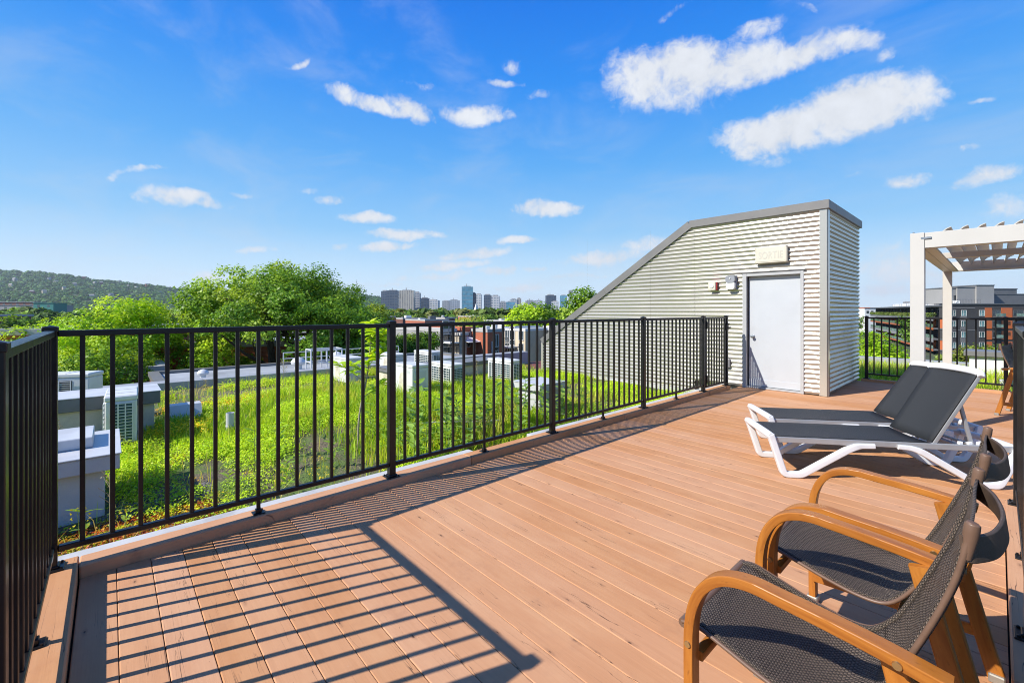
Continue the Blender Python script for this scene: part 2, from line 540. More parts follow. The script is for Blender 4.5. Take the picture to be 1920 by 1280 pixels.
def deck_mat():
    m, b = new_mat("terracotta_deck_stain")
    tc = b.n('ShaderNodeTexCoord').outputs['Object']
    oi = b.n('ShaderNodeObjectInfo').outputs['Random']
    off = b.n('ShaderNodeCombineXYZ', {0: b.math('MULTIPLY', oi, 71.0), 1: b.math('MULTIPLY', oi, 37.0), 2: b.math('MULTIPLY', oi, 13.0)}).outputs[0]
    v = b.vmath('ADD', tc, off)
    gv = b.n('ShaderNodeMapping', {'Vector': v, 'Scale': (0.7, 16.0, 16.0)}).outputs[0]
    grain = b.noise(gv, 3.2, 8.0, 0.65, 0.6)
    fine = b.noise(b.n('ShaderNodeMapping', {'Vector': v, 'Scale': (3.0, 110.0, 60.0)}).outputs[0], 2.0, 4.0, 0.6, 0.3)
    blotch = b.noise(b.n('ShaderNodeMapping', {'Vector': v, 'Scale': (1.0, 3.0, 3.0)}).outputs[0], 2.2, 6.0, 0.6)
    c = b.mix(b.remap(grain.outputs[0], 0.3, 0.7), (0.475, 0.230, 0.110), (0.53, 0.268, 0.134))
    c = b.mix(b.remap(blotch.outputs[0], 0.4, 0.75, 0, 0.55, True), c, (0.58, 0.325, 0.17))
    c = b.n('ShaderNodeHueSaturation', {'Color': c, 'Value': b.remap(oi, 0, 1, 0.94, 1.05), 'Saturation': b.remap(oi, 0, 1, 1.08, 0.94)}).outputs[0]
    gp = b.n('ShaderNodeNewGeometry').outputs['Position']
    w1 = b.noise(gp, 0.9, 5.0, 0.6); w2 = b.noise(gp, 4.5, 5.0, 0.65)
    c = b.mix(b.remap(w1.outputs[0], 0.42, 0.68, 0, 0.30, True), c, (0.60, 0.36, 0.21))
    c = b.mix(b.remap(w2.outputs[0], 0.55, 0.75, 0, 0.30, True), c, (0.33, 0.16, 0.09))
    # knots under the stain
    kv = b.n('ShaderNodeMapping', {'Vector': v, 'Scale': (2.4, 8.5, 1.0)}).outputs[0]
    vor = b.n('ShaderNodeTexVoronoi', {'Vector': kv, 'Scale': 1.0, 'Randomness': 1.0}, voronoi_dimensions='2D')
    wob = b.noise(v, 40.0, 3.0)
    kd = b.math('ADD', vor.outputs['Distance'], b.math('MULTIPLY', b.math('SUBTRACT', wob.outputs[0], 0.5), 0.12))
    pick = b.math('GREATER_THAN', b.n('ShaderNodeSeparateColor', {0: vor.outputs['Color']}).outputs[0], 0.72)
    knot = b.math('MULTIPLY', b.remap(kd, 0.03, 0.11, 1, 0, True), pick)
    c = b.mix(b.math('MULTIPLY', knot, 0.3), c, (0.16, 0.075, 0.045))
    core = b.math('MULTIPLY', b.remap(kd, 0.0, 0.03, 1, 0, True), pick)
    c = b.mix(b.math('MULTIPLY', core, 0.8), c, (0.045, 0.025, 0.018))
    # checks (drying cracks) along the grain
    cr = b.noise(b.n('ShaderNodeMapping', {'Vector': v, 'Scale': (0.55, 13.0, 1.0)}).outputs[0], 2.0, 3.0, 0.5, 0.2)
    gate = b.noise(b.n('ShaderNodeMapping', {'Vector': v, 'Scale': (1.6, 6.0, 1.0)}).outputs[0], 1.7, 2.0)
    line = b.remap(b.math('ABSOLUTE', b.math('SUBTRACT', cr.outputs[0], 0.5)), 0.0, 0.0065, 1, 0)
    crack = b.math('MULTIPLY', line, b.remap(gate.outputs[0], 0.52, 0.6, 0, 1))
    c = b.mix(b.math('MULTIPLY', crack, 0.85), c, (0.06, 0.032, 0.022))
    # pale scuffs and flaked stain
    fl = b.noise(b.n('ShaderNodeMapping', {'Vector': v, 'Scale': (5.0, 22.0, 1.0)}).outputs[0], 2.6, 6.0, 0.7)
    fg = b.noise(v, 1.1, 2.0)
    flake = b.math('MULTIPLY', b.remap(fl.outputs[0], 0.67, 0.74, 0, 1), b.remap(fg.outputs[0], 0.52, 0.62, 0, 1))
    c = b.mix(b.math('MULTIPLY', flake, 0.75), c, (0.60, 0.50, 0.42))
    # small dark specks
    sp = b.noise(b.n('ShaderNodeMapping', {'Vector': v, 'Scale': (14.0, 30.0, 1.0)}).outputs[0], 3.0, 2.0, 0.5)
    c = b.mix(b.remap(sp.outputs[0], 0.76, 0.81, 0, 0.7), c, (0.07, 0.04, 0.028))
    hgt = b.math('ADD', b.math('MULTIPLY', fine.outputs[0], 0.4), b.math('MULTIPLY', grain.outputs[0], 0.6))
    hgt = b.math('SUBTRACT', hgt, b.math('MULTIPLY', crack, 1.2))
    hgt = b.math('SUBTRACT', hgt, b.math('MULTIPLY', core, 0.6))
    bump = b.n('ShaderNodeBump', {'Height': hgt, 'Strength': 0.4, 'Distance': 0.002}).outputs[0]
    p = b.n('ShaderNodeBsdfPrincipled', {'Base Color': c, 'Roughness': b.remap(grain.outputs[0], 0.2, 0.8, 0.6, 0.75), 'Specular IOR Level': 0.25, 'Normal': bump})
    return finish(m, b, p.outputs[0])


def teak_mat():
    m, b = new_mat("honey_teak")
    tc = b.n('ShaderNodeTexCoord').outputs['UV']
    oi = b.n('ShaderNodeObjectInfo').outputs['Random']
    v = b.vmath('ADD', tc, b.n('ShaderNodeCombineXYZ', {0: b.math('MULTIPLY', oi, 17.0), 1: b.math('MULTIPLY', oi, 9.0)}).outputs[0])
    g = b.noise(b.n('ShaderNodeMapping', {'Vector': v, 'Scale': (2.5, 120.0, 1.0)}).outputs[0], 1.0, 7.0, 0.62, 1.2)
    f = b.noise(b.n('ShaderNodeMapping', {'Vector': v, 'Scale': (30.0, 600.0, 1.0)}).outputs[0], 1.0, 3.0)
    bl = b.noise(b.n('ShaderNodeMapping', {'Vector': v, 'Scale': (3.0, 6.0, 1.0)}).outputs[0], 1.5, 3.0)
    c = b.mix(b.remap(g.outputs[0], 0.3, 0.7), (0.26, 0.078, 0.010), (0.48, 0.185, 0.030))
    c = b.mix(b.remap(bl.outputs[0], 0.35, 0.7, 0, 0.35), c, (0.40, 0.135, 0.015))
    c = b.mix(b.remap(f.outputs[0], 0.62, 0.7, 0, 0.4), c, (0.14, 0.05, 0.012))
    bp = b.n('ShaderNodeBump', {'Height': g.outputs[0], 'Strength': 0.15, 'Distance': 0.001}).outputs[0]
    p = b.n('ShaderNodeBsdfPrincipled', {'Base Color': c, 'Roughness': 0.38, 'Specular IOR Level': 0.45, 'Normal': bp})
    return finish(m, b, p.outputs[0])


def weave_mat(name, c0, c1, cell, lighter=0.25):
    """woven vinyl: over-and-under strands in UV metres"""
    m, b = new_mat(name)
    uv = b.n('ShaderNodeTexCoord').outputs['UV']
    s = b.vmath('SCALE', uv); s.node.inputs['Scale'].default_value = 1.0 / cell
    sep = b.n('ShaderNodeSeparateXYZ', {0: s})
    su = b.math('SINE', b.math('MULTIPLY', sep.outputs[0], math.pi))
    sv = b.math('SINE', b.math('MULTIPLY', sep.outputs[1], math.pi))
    chk = b.math('MULTIPLY', su, sv)
    a = b.remap(chk, -0.25, 0.25)
    n = b.noise(b.n('ShaderNodeMapping', {'Vector': uv, 'Scale': (60.0, 20.0, 1.0)}).outputs[0], 3.0, 4.0, 0.6)
    c = b.mix(a, c0, c1)
    c = b.mix(b.remap(n.outputs[0], 0.35, 0.75, 0, lighter), c, tuple(min(1, k * 1.7 + .02) for k in c1))
    gap = b.math('MULTIPLY', b.math('ABSOLUTE', su), b.math('ABSOLUTE', sv))
    c = b.mix(b.remap(gap, 0.0, 0.22, 0.8, 0.0), c, (0.004, 0.004, 0.004))
    bp = b.n('ShaderNodeBump', {'Height': b.math('ABSOLUTE', chk), 'Strength': 0.8, 'Distance': cell * 0.35}).outputs[0]
    p = b.n('ShaderNodeBsdfPrincipled', {'Base Color': c, 'Roughness': 0.55, 'Specular IOR Level': 0.3, 'Normal': bp})
    return finish(m, b, p.outputs[0])


def brick_mat(name, c0, c1, mortar, scale=1.0):
    """far brickwork: courses too small to pick apart"""
    m, b = new_mat(name)
    tc = b.n('ShaderNodeTexCoord').outputs['Object']
    sep = b.n('ShaderNodeSeparateXYZ', {0: tc})
    v = b.n('ShaderNodeCombineXYZ', {0: b.math('ADD', sep.outputs[0], sep.outputs[1]), 1: sep.outputs[2]}).outputs[0]
    br = b.n('ShaderNodeTexBrick', {'Vector': v, 'Color1': (*c0, 1), 'Color2': (*c1, 1), 'Mortar': (*mortar, 1), 'Scale': scale,
                                    'Mortar Size': 0.008, 'Brick Width': 0.22, 'Row Height': 0.075})
    n = b.noise(tc, 0.7, 5.0, 0.6)
    c = b.mix(b.remap(n.outputs[0], 0.35, 0.7, 0, 0.3), br.outputs[0], tuple(k * .7 for k in c0))
    p = b.n('ShaderNodeBsdfPrincipled', {'Base Color': c, 'Roughness': 0.85})
    return finish(m, b, p.outputs[0])


def glass_mat(name, col=(0.02, 0.03, 0.035), rough=0.06):
    m, b = new_mat(name)
    tc = b.n('ShaderNodeTexCoord').outputs['Object']
    oi = b.n('ShaderNodeObjectInfo').outputs['Random']
    n = b.noise(tc, 0.9, 2.0)
    c = b.mix(b.remap(n.outputs[0], 0.4, 0.7), col, tuple(min(1, k * 2.2 + .01) for k in col))
    c = b.n('ShaderNodeHueSaturation', {'Color': c, 'Value': b.remap(oi, 0, 1, 0.6, 2.2)}).outputs[0]
    p = b.n('ShaderNodeBsdfPrincipled', {'Base Color': c, 'Roughness': rough, 'Specular IOR Level': 0.9})
    return finish(m, b, p.outputs[0])


def soil_mat():
    m, b = new_mat("green_roof_substrate")
    tc = b.n('ShaderNodeTexCoord').outputs['Object']
    n = b.noise(tc, 2.2, 8.0, 0.65)
    g = b.n('ShaderNodeTexVoronoi', {'Vector': tc, 'Scale': 60.0})
    h = b.noise(tc, 25.0, 6.0, 0.7)
    c = b.mix(b.remap(g.outputs['Distance'], 0.1, 0.7), (0.30, 0.23, 0.15), (0.12, 0.09, 0.06))
    c = b.mix(b.remap(n.outputs[0], 0.42, 0.58, 0, 0.9, True), c, (0.12, 0.20, 0.03))
    c = b.mix(b.remap(h.outputs[0], 0.45, 0.7, 0, 0.5), c, (0.12, 0.16, 0.04))
    bp = b.n('ShaderNodeBump', {'Height': h.outputs[0], 'Strength': 0.9, 'Distance': 0.05}).outputs[0]
    p = b.n('ShaderNodeBsdfPrincipled', {'Base Color': c, 'Roughness': 0.95, 'Normal': bp})
    return finish(m, b, p.outputs[0])


def ground_mat():
    m, b = new_mat("city_ground")
    tc = b.n('ShaderNodeTexCoord').outputs['Object']
    n = b.noise(tc, 0.012, 6.0, 0.6)
    n2 = b.noise(tc, 0.12, 5.0, 0.6)
    c = b.mix(b.remap(n.outputs[0], 0.4, 0.6), (0.035, 0.06, 0.016), (0.09, 0.10, 0.055))
    c = b.mix(b.remap(n2.outputs[0], 0.4, 0.65, 0, 0.6), c, (0.02, 0.035, 0.01))
    p = b.n('ShaderNodeBsdfPrincipled', {'Base Color': c, 'Roughness': 1.0})
    return finish(m, b, p.outputs[0])


def tower_mat(name, wall, glass, fw, fh, frac=0.55, vfrac=0.35):
    """far tower: a facade grid too small to build"""
    m, b = new_mat(name)
    tc = b.n('ShaderNodeTexCoord').outputs['Object']
    sep = b.n('ShaderNodeSeparateXYZ', {0: tc})
    h = b.math('FRACT', b.math('MULTIPLY', b.math('ADD', sep.outputs[0], sep.outputs[1]), 1.0 / fw))
    z = b.math('FRACT', b.math('MULTIPLY', sep.outputs[2], 1.0 / fh))
    w = b.math('MULTIPLY', b.math('GREATER_THAN', h, vfrac), b.math('GREATER_THAN', z, 1 - frac))
    n = b.noise(tc, 0.08, 4.0)
    g = b.mix(b.remap(n.outputs[0], 0.35, 0.65), glass, tuple(k * 1.8 for k in glass))
    c = b.mix(w, wall, g)
    r = b.remap(w, 0, 1, 0.7, 0.12)
    p = b.n('ShaderNodeBsdfPrincipled', {'Base Color': c, 'Roughness': r, 'Specular IOR Level': 0.6})
    return finish(m, b, p.outputs[0])


M = {}
M['deck'] = deck_mat()
M['black'] = simple("black_powder_coat", (0.011, 0.010, 0.0098), 0.33, var=0.2, vscale=14, bump=0.06, bscale=500, spec=0.38)
M['steel'] = simple("galvanised_steel", (0.34, 0.36, 0.38), 0.32, 0.85, vscale=20)
M['flash'] = simple("pale_grey_flashing", (0.50, 0.50, 0.49), 0.5, var=0.1, vscale=4, dirt=(0.3, 0.29, 0.27), dscale=3)
M['trim'] = simple("grey_metal_trim", (0.165, 0.16, 0.153), 0.45, var=0.07, vscale=3)
M['siding'] = simple("cream_corrugated_steel", (0.47, 0.447, 0.39), 0.2, 0.38, var=0.025, vscale=0.8, spec=0.6, coat=0.25)
M['door'] = simple("white_door_paint", (0.46, 0.485, 0.505), 0.4, var=0.03, vscale=2, bump=0.05, bscale=120, dirt=(0.43, 0.45, 0.47), dscale=3)
M['frame'] = simple("grey_door_frame", (0.38, 0.385, 0.385), 0.42, var=0.05)
M['signwhite'] = simple("sun_bleached_plastic", (0.56, 0.53, 0.43), 0.45, var=0.05, vscale=5)
M['signletter'] = simple("faded_letter_film", (0.485, 0.465, 0.395), 0.5, var=0.06, vscale=20)
M['whiteplastic'] = simple("white_resin", (0.70, 0.71, 0.72), 0.35, var=0.03, vscale=8)
M['alu'] = simple("silver_painted_tube", (0.40, 0.405, 0.41), 0.34, 0.4, var=0.05, vscale=12)
M['lamp_grey'] = simple("grey_lamp_plastic", (0.24, 0.25, 0.27), 0.4)
M['lamp_lens'] = simple("opal_lens", (0.72, 0.73, 0.70), 0.25)
M['red'] = simple("red_strobe_plastic", (0.35, 0.03, 0.03), 0.35)
M['pergola'] = simple("cream_aluminium", (0.50, 0.485, 0.445), 0.4, var=0.03, vscale=2, spec=0.5)
M['louvre'] = simple("beige_louvre", (0.44, 0.415, 0.37), 0.42, var=0.05, vscale=3)
M['teak'] = teak_mat()
M['sling_brown'] = weave_mat("brown_woven_sling", (0.010, 0.008, 0.007), (0.14, 0.105, 0.078), 0.0066, 0.35)
M['sling_grey'] = weave_mat("charcoal_textilene", (0.020, 0.022, 0.024), (0.042, 0.045, 0.048), 0.003, 0.15)
M['bronze'] = simple("brown_powder_coat", (0.15, 0.088, 0.058), 0.42, var=0.1, vscale=20)
M['strap'] = simple("brown_strap", (0.085, 0.058, 0.042), 0.5, var=0.12, vscale=30, bump=0.2, bscale=300)
M['brass'] = simple("brass_screw", (0.55, 0.42, 0.20), 0.3, 0.9)
M['footmetal'] = simple("grey_foot_cap", (0.32, 0.30, 0.26), 0.45, 0.4)
M['stucco'] = simple("beige_stucco", (0.58, 0.53, 0.43), 0.9, var=0.12, vscale=5, bump=0.5, bscale=90, dirt=(0.36, 0.32, 0.25), dscale=2.2)
M['stucco_grey'] = simple("grey_stucco", (0.46, 0.47, 0.48), 0.9, var=0.08, vscale=5, bump=0.5, bscale=90)
M['capmetal'] = simple("weathered_cap_flashing", (0.52, 0.53, 0.54), 0.4, var=0.08, vscale=2, dirt=(0.40, 0.40, 0.40), dscale=1.6)
M['capdark'] = simple("dark_cap_edge", (0.15, 0.15, 0.155), 0.45)
M['acwhite'] = simple("white_appliance_enamel", (0.62, 0.625, 0.61), 0.38, var=0.04, vscale=4, dirt=(0.52, 0.50, 0.45), dscale=2.5)
M['coil'] = simple("teal_coil_fins", (0.05, 0.10, 0.11), 0.4, 0.3, var=0.3, vscale=30)
M['dark'] = simple("dark_recess", (0.012, 0.014, 0.016), 0.6)
M['soil'] = soil_mat()
M['ground'] = ground_mat()
M['grass'] = leaf_mat("grass_blades", (2.15, 1.95, 1.15), trans=0.4)
M['leaf'] = leaf_mat("tree_leaves", (2.15, 2.05, 1.3), trans=0.42)
M['farleaf'] = leaf_mat("far_tree_leaves", (1.35, 1.4, 1.15), trans=0.25, rough=0.7)
M['bark'] = simple("grey_brown_bark", (0.085, 0.066, 0.05), 0.95, var=0.35, vscale=3, bump=0.8, bscale=12)
M['stem'] = simple("green_stem", (0.16, 0.20, 0.07), 0.6, var=0.2)
M['woodstem'] = simple("young_pale_bark", (0.32, 0.28, 0.20), 0.7, var=0.2, vscale=25)
M['brick_orange'] = brick_mat("orange_red_brick", (0.46, 0.115, 0.045), (0.38, 0.085, 0.035), (0.36, 0.2, 0.14))
M['brick_dark'] = brick_mat("dark_red_brick", (0.19, 0.055, 0.036), (0.14, 0.042, 0.03), (0.2, 0.16, 0.13))
M['brick_black'] = brick_mat("charcoal_brick", (0.062, 0.058, 0.057), (0.042, 0.040, 0.040), (0.07, 0.07, 0.07))
M['brick_grey'] = brick_mat("mid_grey_brick", (0.21, 0.205, 0.20), (0.16, 0.155, 0.155), (0.17, 0.17, 0.17))
M['orange_panel'] = simple("orange_cladding", (0.52, 0.135, 0.04), 0.5, var=0.06, vscale=0.5)
M['cream_wall'] = simple("cream_stucco", (0.58, 0.50, 0.36), 0.9, var=0.1, vscale=0.6, dirt=(0.4, 0.34, 0.25), dscale=0.5)
M['stone'] = simple("rubble_stone", (0.38, 0.33, 0.25), 0.9, var=0.5, vscale=3.0, bump=0.8, bscale=6)
M['concrete'] = simple("pale_concrete", (0.42, 0.41, 0.39), 0.8, var=0.1, vscale=0.8)
M['greycloth'] = simple("grey_cladding", (0.30, 0.295, 0.285), 0.7, var=0.06, vscale=0.4)
M['greydark'] = simple("dark_grey_cladding", (0.12, 0.125, 0.13), 0.6, var=0.1, vscale=0.4)
M['white_wall'] = simple("white_painted_wall", (0.72, 0.72, 0.70), 0.7, var=0.05, vscale=0.5)
M['membrane'] = simple("pale_roof_membrane", (0.34, 0.36, 0.38), 0.6, var=0.2, vscale=0.7, dirt=(0.14, 0.145, 0.15), dscale=0.5)
M['glass'] = glass_mat("window_glass")
M['glass_teal'] = glass_mat("teal_window_glass", (0.05, 0.10, 0.10))
M['rail_glass'] = glass_mat("balcony_glass", (0.10, 0.15, 0.12), 0.1)
M['winframe'] = simple("pale_window_frame", (0.5, 0.5, 0.48), 0.5)
M['petal'] = leaf_mat("flower_petals", trans=0.3)
M['stairmetal'] = simple("painted_stair_steel", (0.05, 0.05, 0.05), 0.5)
M['stained'] = simple("stained_plate", (0.60, 0.56, 0.46), 0.6, var=0.2, vscale=8, dirt=(0.38, 0.33, 0.24), dscale=6)
M['strawmat'] = simple("straw_stem", (0.36, 0.30, 0.17), 0.8, var=0.2)
M['tealroof'] = simple("teal_painted_roof", (0.03, 0.20, 0.17), 0.6)
M['parapet'] = simple("grey_parapet_cap", (0.33, 0.335, 0.34), 0.5, var=0.1, vscale=2, dirt=(0.25, 0.25, 0.25), dscale=1.0)

# ================================================================== DECK
CURB_Z = 0.065
FENCE_X = -3.27
WALL_Y = 8.6
deck = structure("deck")


def board_mesh(name, x0, x1, w=0.1406, t=0.03, r=0.0045):
    mb = MB()
    # cross-section in (y,z) with rounded upper arrises
    prof = [(-w / 2, -t), (w / 2, -t)]
    r2 = .0022
    for i in range(3):
        a = math.radians(90 * i / 2)
        prof.append((w / 2 - r2 + r2 * math.cos(a), -r2 + r2 * math.sin(a)))
    for i in range(4):
        a = math.radians(90 + 90 * i / 3)
        prof.append((-w / 2 + r + r * math.cos(a), -r + r * math.sin(a)))
    mb.extrude(prof, (x0, 0, 0), (x1, 0, 0), (0, 1, 0), (0, 0, 1))
    return mb.mesh(name, M['deck'])


BOARD = 0.1435
short_board = board_mesh("deck_board", -3.208, 0.028)
long_board = board_mesh("deck_board", -3.208, 2.6)
y = -0.045
while y < 11.1:
    me = short_board if y < 4.60 else long_board
    x = 0.0
    o = link_mesh("deck_board", me, deck, (0, y + random.uniform(-.0004, .0004), random.uniform(-.0005, .0005)))
    o.rotation_euler = (random.uniform(-.0012, .0012), 0, random.uniform(-.0002, .0002))
    y += BOARD
# plain black box: the shade under the gaps put in as colour
mb = MB(); mb.box((-3.35, -.4, -.16), (2.7, 11.2, -.06)); mb.build("under_deck_dark", M['dark'], deck)


def plank(name, a, b_, parent):
    mb = MB(); mb.cbox(a, b_, 0.006)
    return mb.build(name, M['deck'], parent)


def plank_y(name, x0, x1, y0, y1, z0, z1, parent):
    """a plank lying along Y, its grain running along its own length"""
    L = y1 - y0
    mb = MB(); mb.cbox((0, -(x1 - x0) / 2, z0), (L, (x1 - x0) / 2, z1), 0.006)
    o = mb.build(name, M['deck'], parent)
    o.location = ((x0 + x1) / 2, y0, 0); o.rotation_euler = (0, 0, math.pi / 2)
    return o


# kerb planks that carry the railings
kerb_cuts = [-.118, 2.43, 4.87, 7.32, 8.2]
for a, b_ in zip(kerb_cuts, kerb_cuts[1:]):
    plank_y("kerb_plank", -3.35, -3.212, a, b_ - .003, -.03, CURB_Z, deck)
plank("kerb_plank", (-3.36, -.262, -.03), (-1.6, -.122, CURB_Z), deck)
plank_y("kerb_plank", .034, .172, -.6, 2.4, -.03, CURB_Z, deck)
plank_y("kerb_plank", .034, .172, 2.403, 4.66, -.03, CURB_Z, deck)
plank("kerb_plank", (-1.84, 11.09, -.03), (2.6, 11.2, .045), deck)
# metal flashing outside the kerb, interrupted where plants grow through
mb = MB()
for a, b_ in ((-.27, 2.62), (3.42, 8.55)):
    mb.cbox((-3.52, a, -.2), (-3.353, b_, .028), .004)
mb.cbox((-3.52, -.42, -.2), (-1.6, -.265, .028), .004)
mb.build("edge_flashing", M['flash'], deck)

# ================================================================== RAILINGS
R_H = 1.225       # top of the top rail above the kerb
PK = 0.0215


def post_mesh(h=1.236, s=0.052):
    mb = MB(); mb.cbox((-s / 2, -s / 2, .012), (s / 2, s / 2, h), .003)
    return mb.mesh("post", M['black'])


def cap_mesh(h=1.236, s=0.06):
    mb = MB()
    mb.cbox((-s / 2, -s / 2, h - .018), (s / 2, s / 2, h + .008), .003)
    mb.add([(-s / 2 + .004, -s / 2 + .004, h + .008), (s / 2 - .004, -s / 2 + .004, h + .008), (s / 2 - .004, s / 2 - .004, h + .008), (-s / 2 + .004, s / 2 - .004, h + .008), (0, 0, h + .016)],
           [(0, 1, 4), (1, 2, 4), (2, 3, 4), (3, 0, 4)])
    return mb.mesh("post_cap", M['black'])


def plate_mesh(s=0.105, bolts=True):
    mb = MB(); mb.cbox((-s / 2, -s / 2, 0), (s / 2, s / 2, .009), .002)
    mb.cbox((-.034, -.034, .009), (.034, .034, .022), .004)
    for sx in (-1, 1):
        for sy in (-1, 1):
            mb.lathe([(.007, .009), (.007, .016), (.004, .018)], (sx * s * .38, sy * s * .38, 0), 6)
    return mb.mesh("base_plate", M['black'])


def foot_mesh():
    mb = MB(); mb.cbox((-.035, -.035, 0), (.035, .035, .007), .002)
    mb.cbox((-.018, -.018, .007), (.018, .018, .03), .003)
    mb.cbox((-.0108, -.0108, .03), (.0108, .0108, .09), .002)
    mb.lathe([(.006, .007), (.006, .014)], (.026, .026, 0), 6); mb.lathe([(.006, .007), (.006, .014)], (-.026, -.026, 0), 6)
    return mb.mesh("rail_foot", M['black'])


def picket_mesh(z0=.11, z1=R_H - .03):
    mb = MB(); mb.cbox((-PK / 2, -PK / 2, z0), (PK / 2, PK / 2, z1), .0025)
    return mb.mesh("picket", M['black'])


POST, CAP, PLATE, FOOT, PICKET = post_mesh(), cap_mesh(), plate_mesh(), foot_mesh(), picket_mesh()
_rails = {}


def rail_mesh(name, L, z0, z1, w):
    k = (name, round(L, 3), z0)
    if k not in _rails:
        mb = MB(); mb.cbox((0, -w / 2, z0), (L, w / 2, z1), .004)
        _rails[k] = mb.mesh(name, M['black'])
    return _rails[k]


def railing(label, p0, ang, posts, n, feet=True, z=CURB_Z, skip_posts=(), overrun=(0, 0)):
    root = thing("railing", label, "railing", (p0[0], p0[1], z), ang)
    for i, t_ in enumerate(posts):
        if i in skip_posts: continue
        p = link_mesh("post", POST, root, (t_, 0, 0))
        link_mesh("post_cap", CAP, p); link_mesh("base_plate", PLATE, p)
    for i, (a, b_) in enumerate(zip(posts, posts[1:])):
        L = b_ - a - .054
        link_mesh("top_rail", rail_mesh("top_rail", L, R_H - .032, R_H, .04), root, (a + .027, 0, 0))
        link_mesh("bottom_rail", rail_mesh("bottom_rail", L, .085, .115, .034), root, (a + .027, 0, 0))
        k = n[i] if isinstance(n, (list, tuple)) else n
        for j in range(k):
            link_mesh("picket", PICKET, root, (a + (b_ - a) * (j + 1) / (k + 1), 0, 0))
        if feet and L > 1.2:
            link_mesh("rail_foot", FOOT, root, (a + (b_ - a) * ((k + 1) // 2) / (k + 1), 0, 0))
    return root


H90 = math.pi / 2
railing("long black metal railing between the deck and the green roof", (FENCE_X, -.225), H90, [0, 1.895, 3.795, 5.635, 7.465], 15)
railing("short black railing on the kerb at the deck's near corner, seen almost edge on", (FENCE_X, -.225), 0, [0, 1.52], 12, skip_posts=(0,))
railing("black railing running back from the near corner, behind the camera", (-1.75, -.225), -H90, [0, 1.6], 13, skip_posts=(0,))
railing("black railing at the right edge ending in a post by the loungers", (.097, -.92), H90, [0, 1.84, 3.68, 5.52], 14)
railing("black railing under the white pergola at the back of the deck", (-1.76, 11.15), 0, [0, 1.85, 3.7], 15, z=.045)

# gate between the long railing and the stair house
gate = thing("gate", "narrow black picket gate with two hinges beside the white door", "gate", (FENCE_X, 7.30, CURB_Z), H90)
mb = MB(); mb.cbox((.012, -.018, .05), (.046, .018, 1.222), .003); mb.build("hinge_stile", M['black'], gate)
mb = MB(); mb.cbox((.77, -.018, .05), (.806, .018, 1.222), .003); mb.build("latch_stile", M['black'], gate)
mb = MB(); mb.cbox((.046, -.016, 1.19), (.77, .016, 1.222), .003); mb.build("top_rail", M['black'], gate)
mb = MB(); mb.cbox((.046, -.016, .05), (.77, .016, .082), .003); mb.build("bottom_rail", M['black'], gate)
gp = picket_mesh(.08, 1.192)
for j in range(6):
    link_mesh("picket", gp, gate, (.046 + .724 * (j + 1) / 7, 0, 0))
for z_ in (.14, 1.04):
    mb = MB(); mb.cbox((-.045, -.03, z_), (.055, .03, z_ + .11), .01); mb.tube([(.0, -.034, z_ - .01), (.0, -.034, z_ + .12)], .012, 8)
    mb.build("hinge", M['black'], gate)
mb = MB(); mb.cbox((.79, -.045, .98), (.86, -.012, 1.09), .008); mb.tube([(.83, -.06, 1.03), (.90, -.06, 1.03)], .012, 8)
mb.lathe([(.02, 0), (.02, .02)], (.83, -.05, 1.09), 8)
mb.build("latch", M['black'], gate)
lp = thing("latch_post", "black post the gate latches to, next to the door frame", "post", (FENCE_X, 8.155, CURB_Z))
link_mesh("post", POST, lp); link_mesh("post_cap", CAP, lp); link_mesh("base_plate", PLATE, lp)

# ================================================================== STAIR HOUSE
SHX0, SHX1, SHY1 = -8.24, -1.86, 11.1     # left end, right corner, back
ROOF_Z, KNEE_X, EAVE_Z = 3.12, -4.14, 0.58
SOIL_Z = -0.22
house = thing("stair_house", "cream corrugated stair house with a sloping grey edged roof", "building", (SHX1, WALL_Y, 0))
HO = (SHX1, WALL_Y, 0)
PITCH, AMP = 0.0785, 0.024


def corr(tt):
    """corrugation depth, crisp shoulders as rolled steel has"""
    s = math.sin(2 * math.pi * tt)
    return AMP * .5 * math.copysign(abs(s) ** 0.8, s)


def corr_rows(z0, z1, sub=8):
    n = max(2, int(round((z1 - z0) / PITCH * sub)))
    return [z0 + (z1 - z0) * i / n for i in range(n + 1)]


def slope_x(z):
    return SHX0 if z <= EAVE_Z else SHX0 + (KNEE_X - SHX0) * min(1, (z - EAVE_Z) / (ROOF_Z - EAVE_Z))


def front_panel(x0, x1, z0, z1, clip=True):
    mb = MB(HO)
    rows = corr_rows(z0, z1)
    V, Fs = [], []
    for z in rows:
        yy = WALL_Y - .011 + corr(z / PITCH)
        a = max(x0, slope_x(z)) if clip else x0
        a = min(a, x1 - .002)
        V += [(a, yy, z), (x1, yy, z)]
    for i in range(len(rows) - 1):
        Fs.append((2 * i, 2 * i + 1, 2 * i + 3, 2 * i + 2))
    mb.add(V, Fs)
    return mb.build("siding_sheet", M['siding'], house, 60)


DX0, DX1, DZ = -3.15, -2.18, 2.075       # outer edge of the door frame
zt = ROOF_Z - .01
front_panel(-8.23, -6.72, SOIL_Z + .06, zt)
front_panel(-6.717, -5.02, SOIL_Z + .06, zt)
front_panel(-5.017, -4.05, SOIL_Z + .06, zt)
front_panel(-4.047, DX0, .02, zt)
front_panel(DX1, -1.965, .02, zt)
front_panel(DX0 + .001, DX1 - .001, DZ + .002, zt)
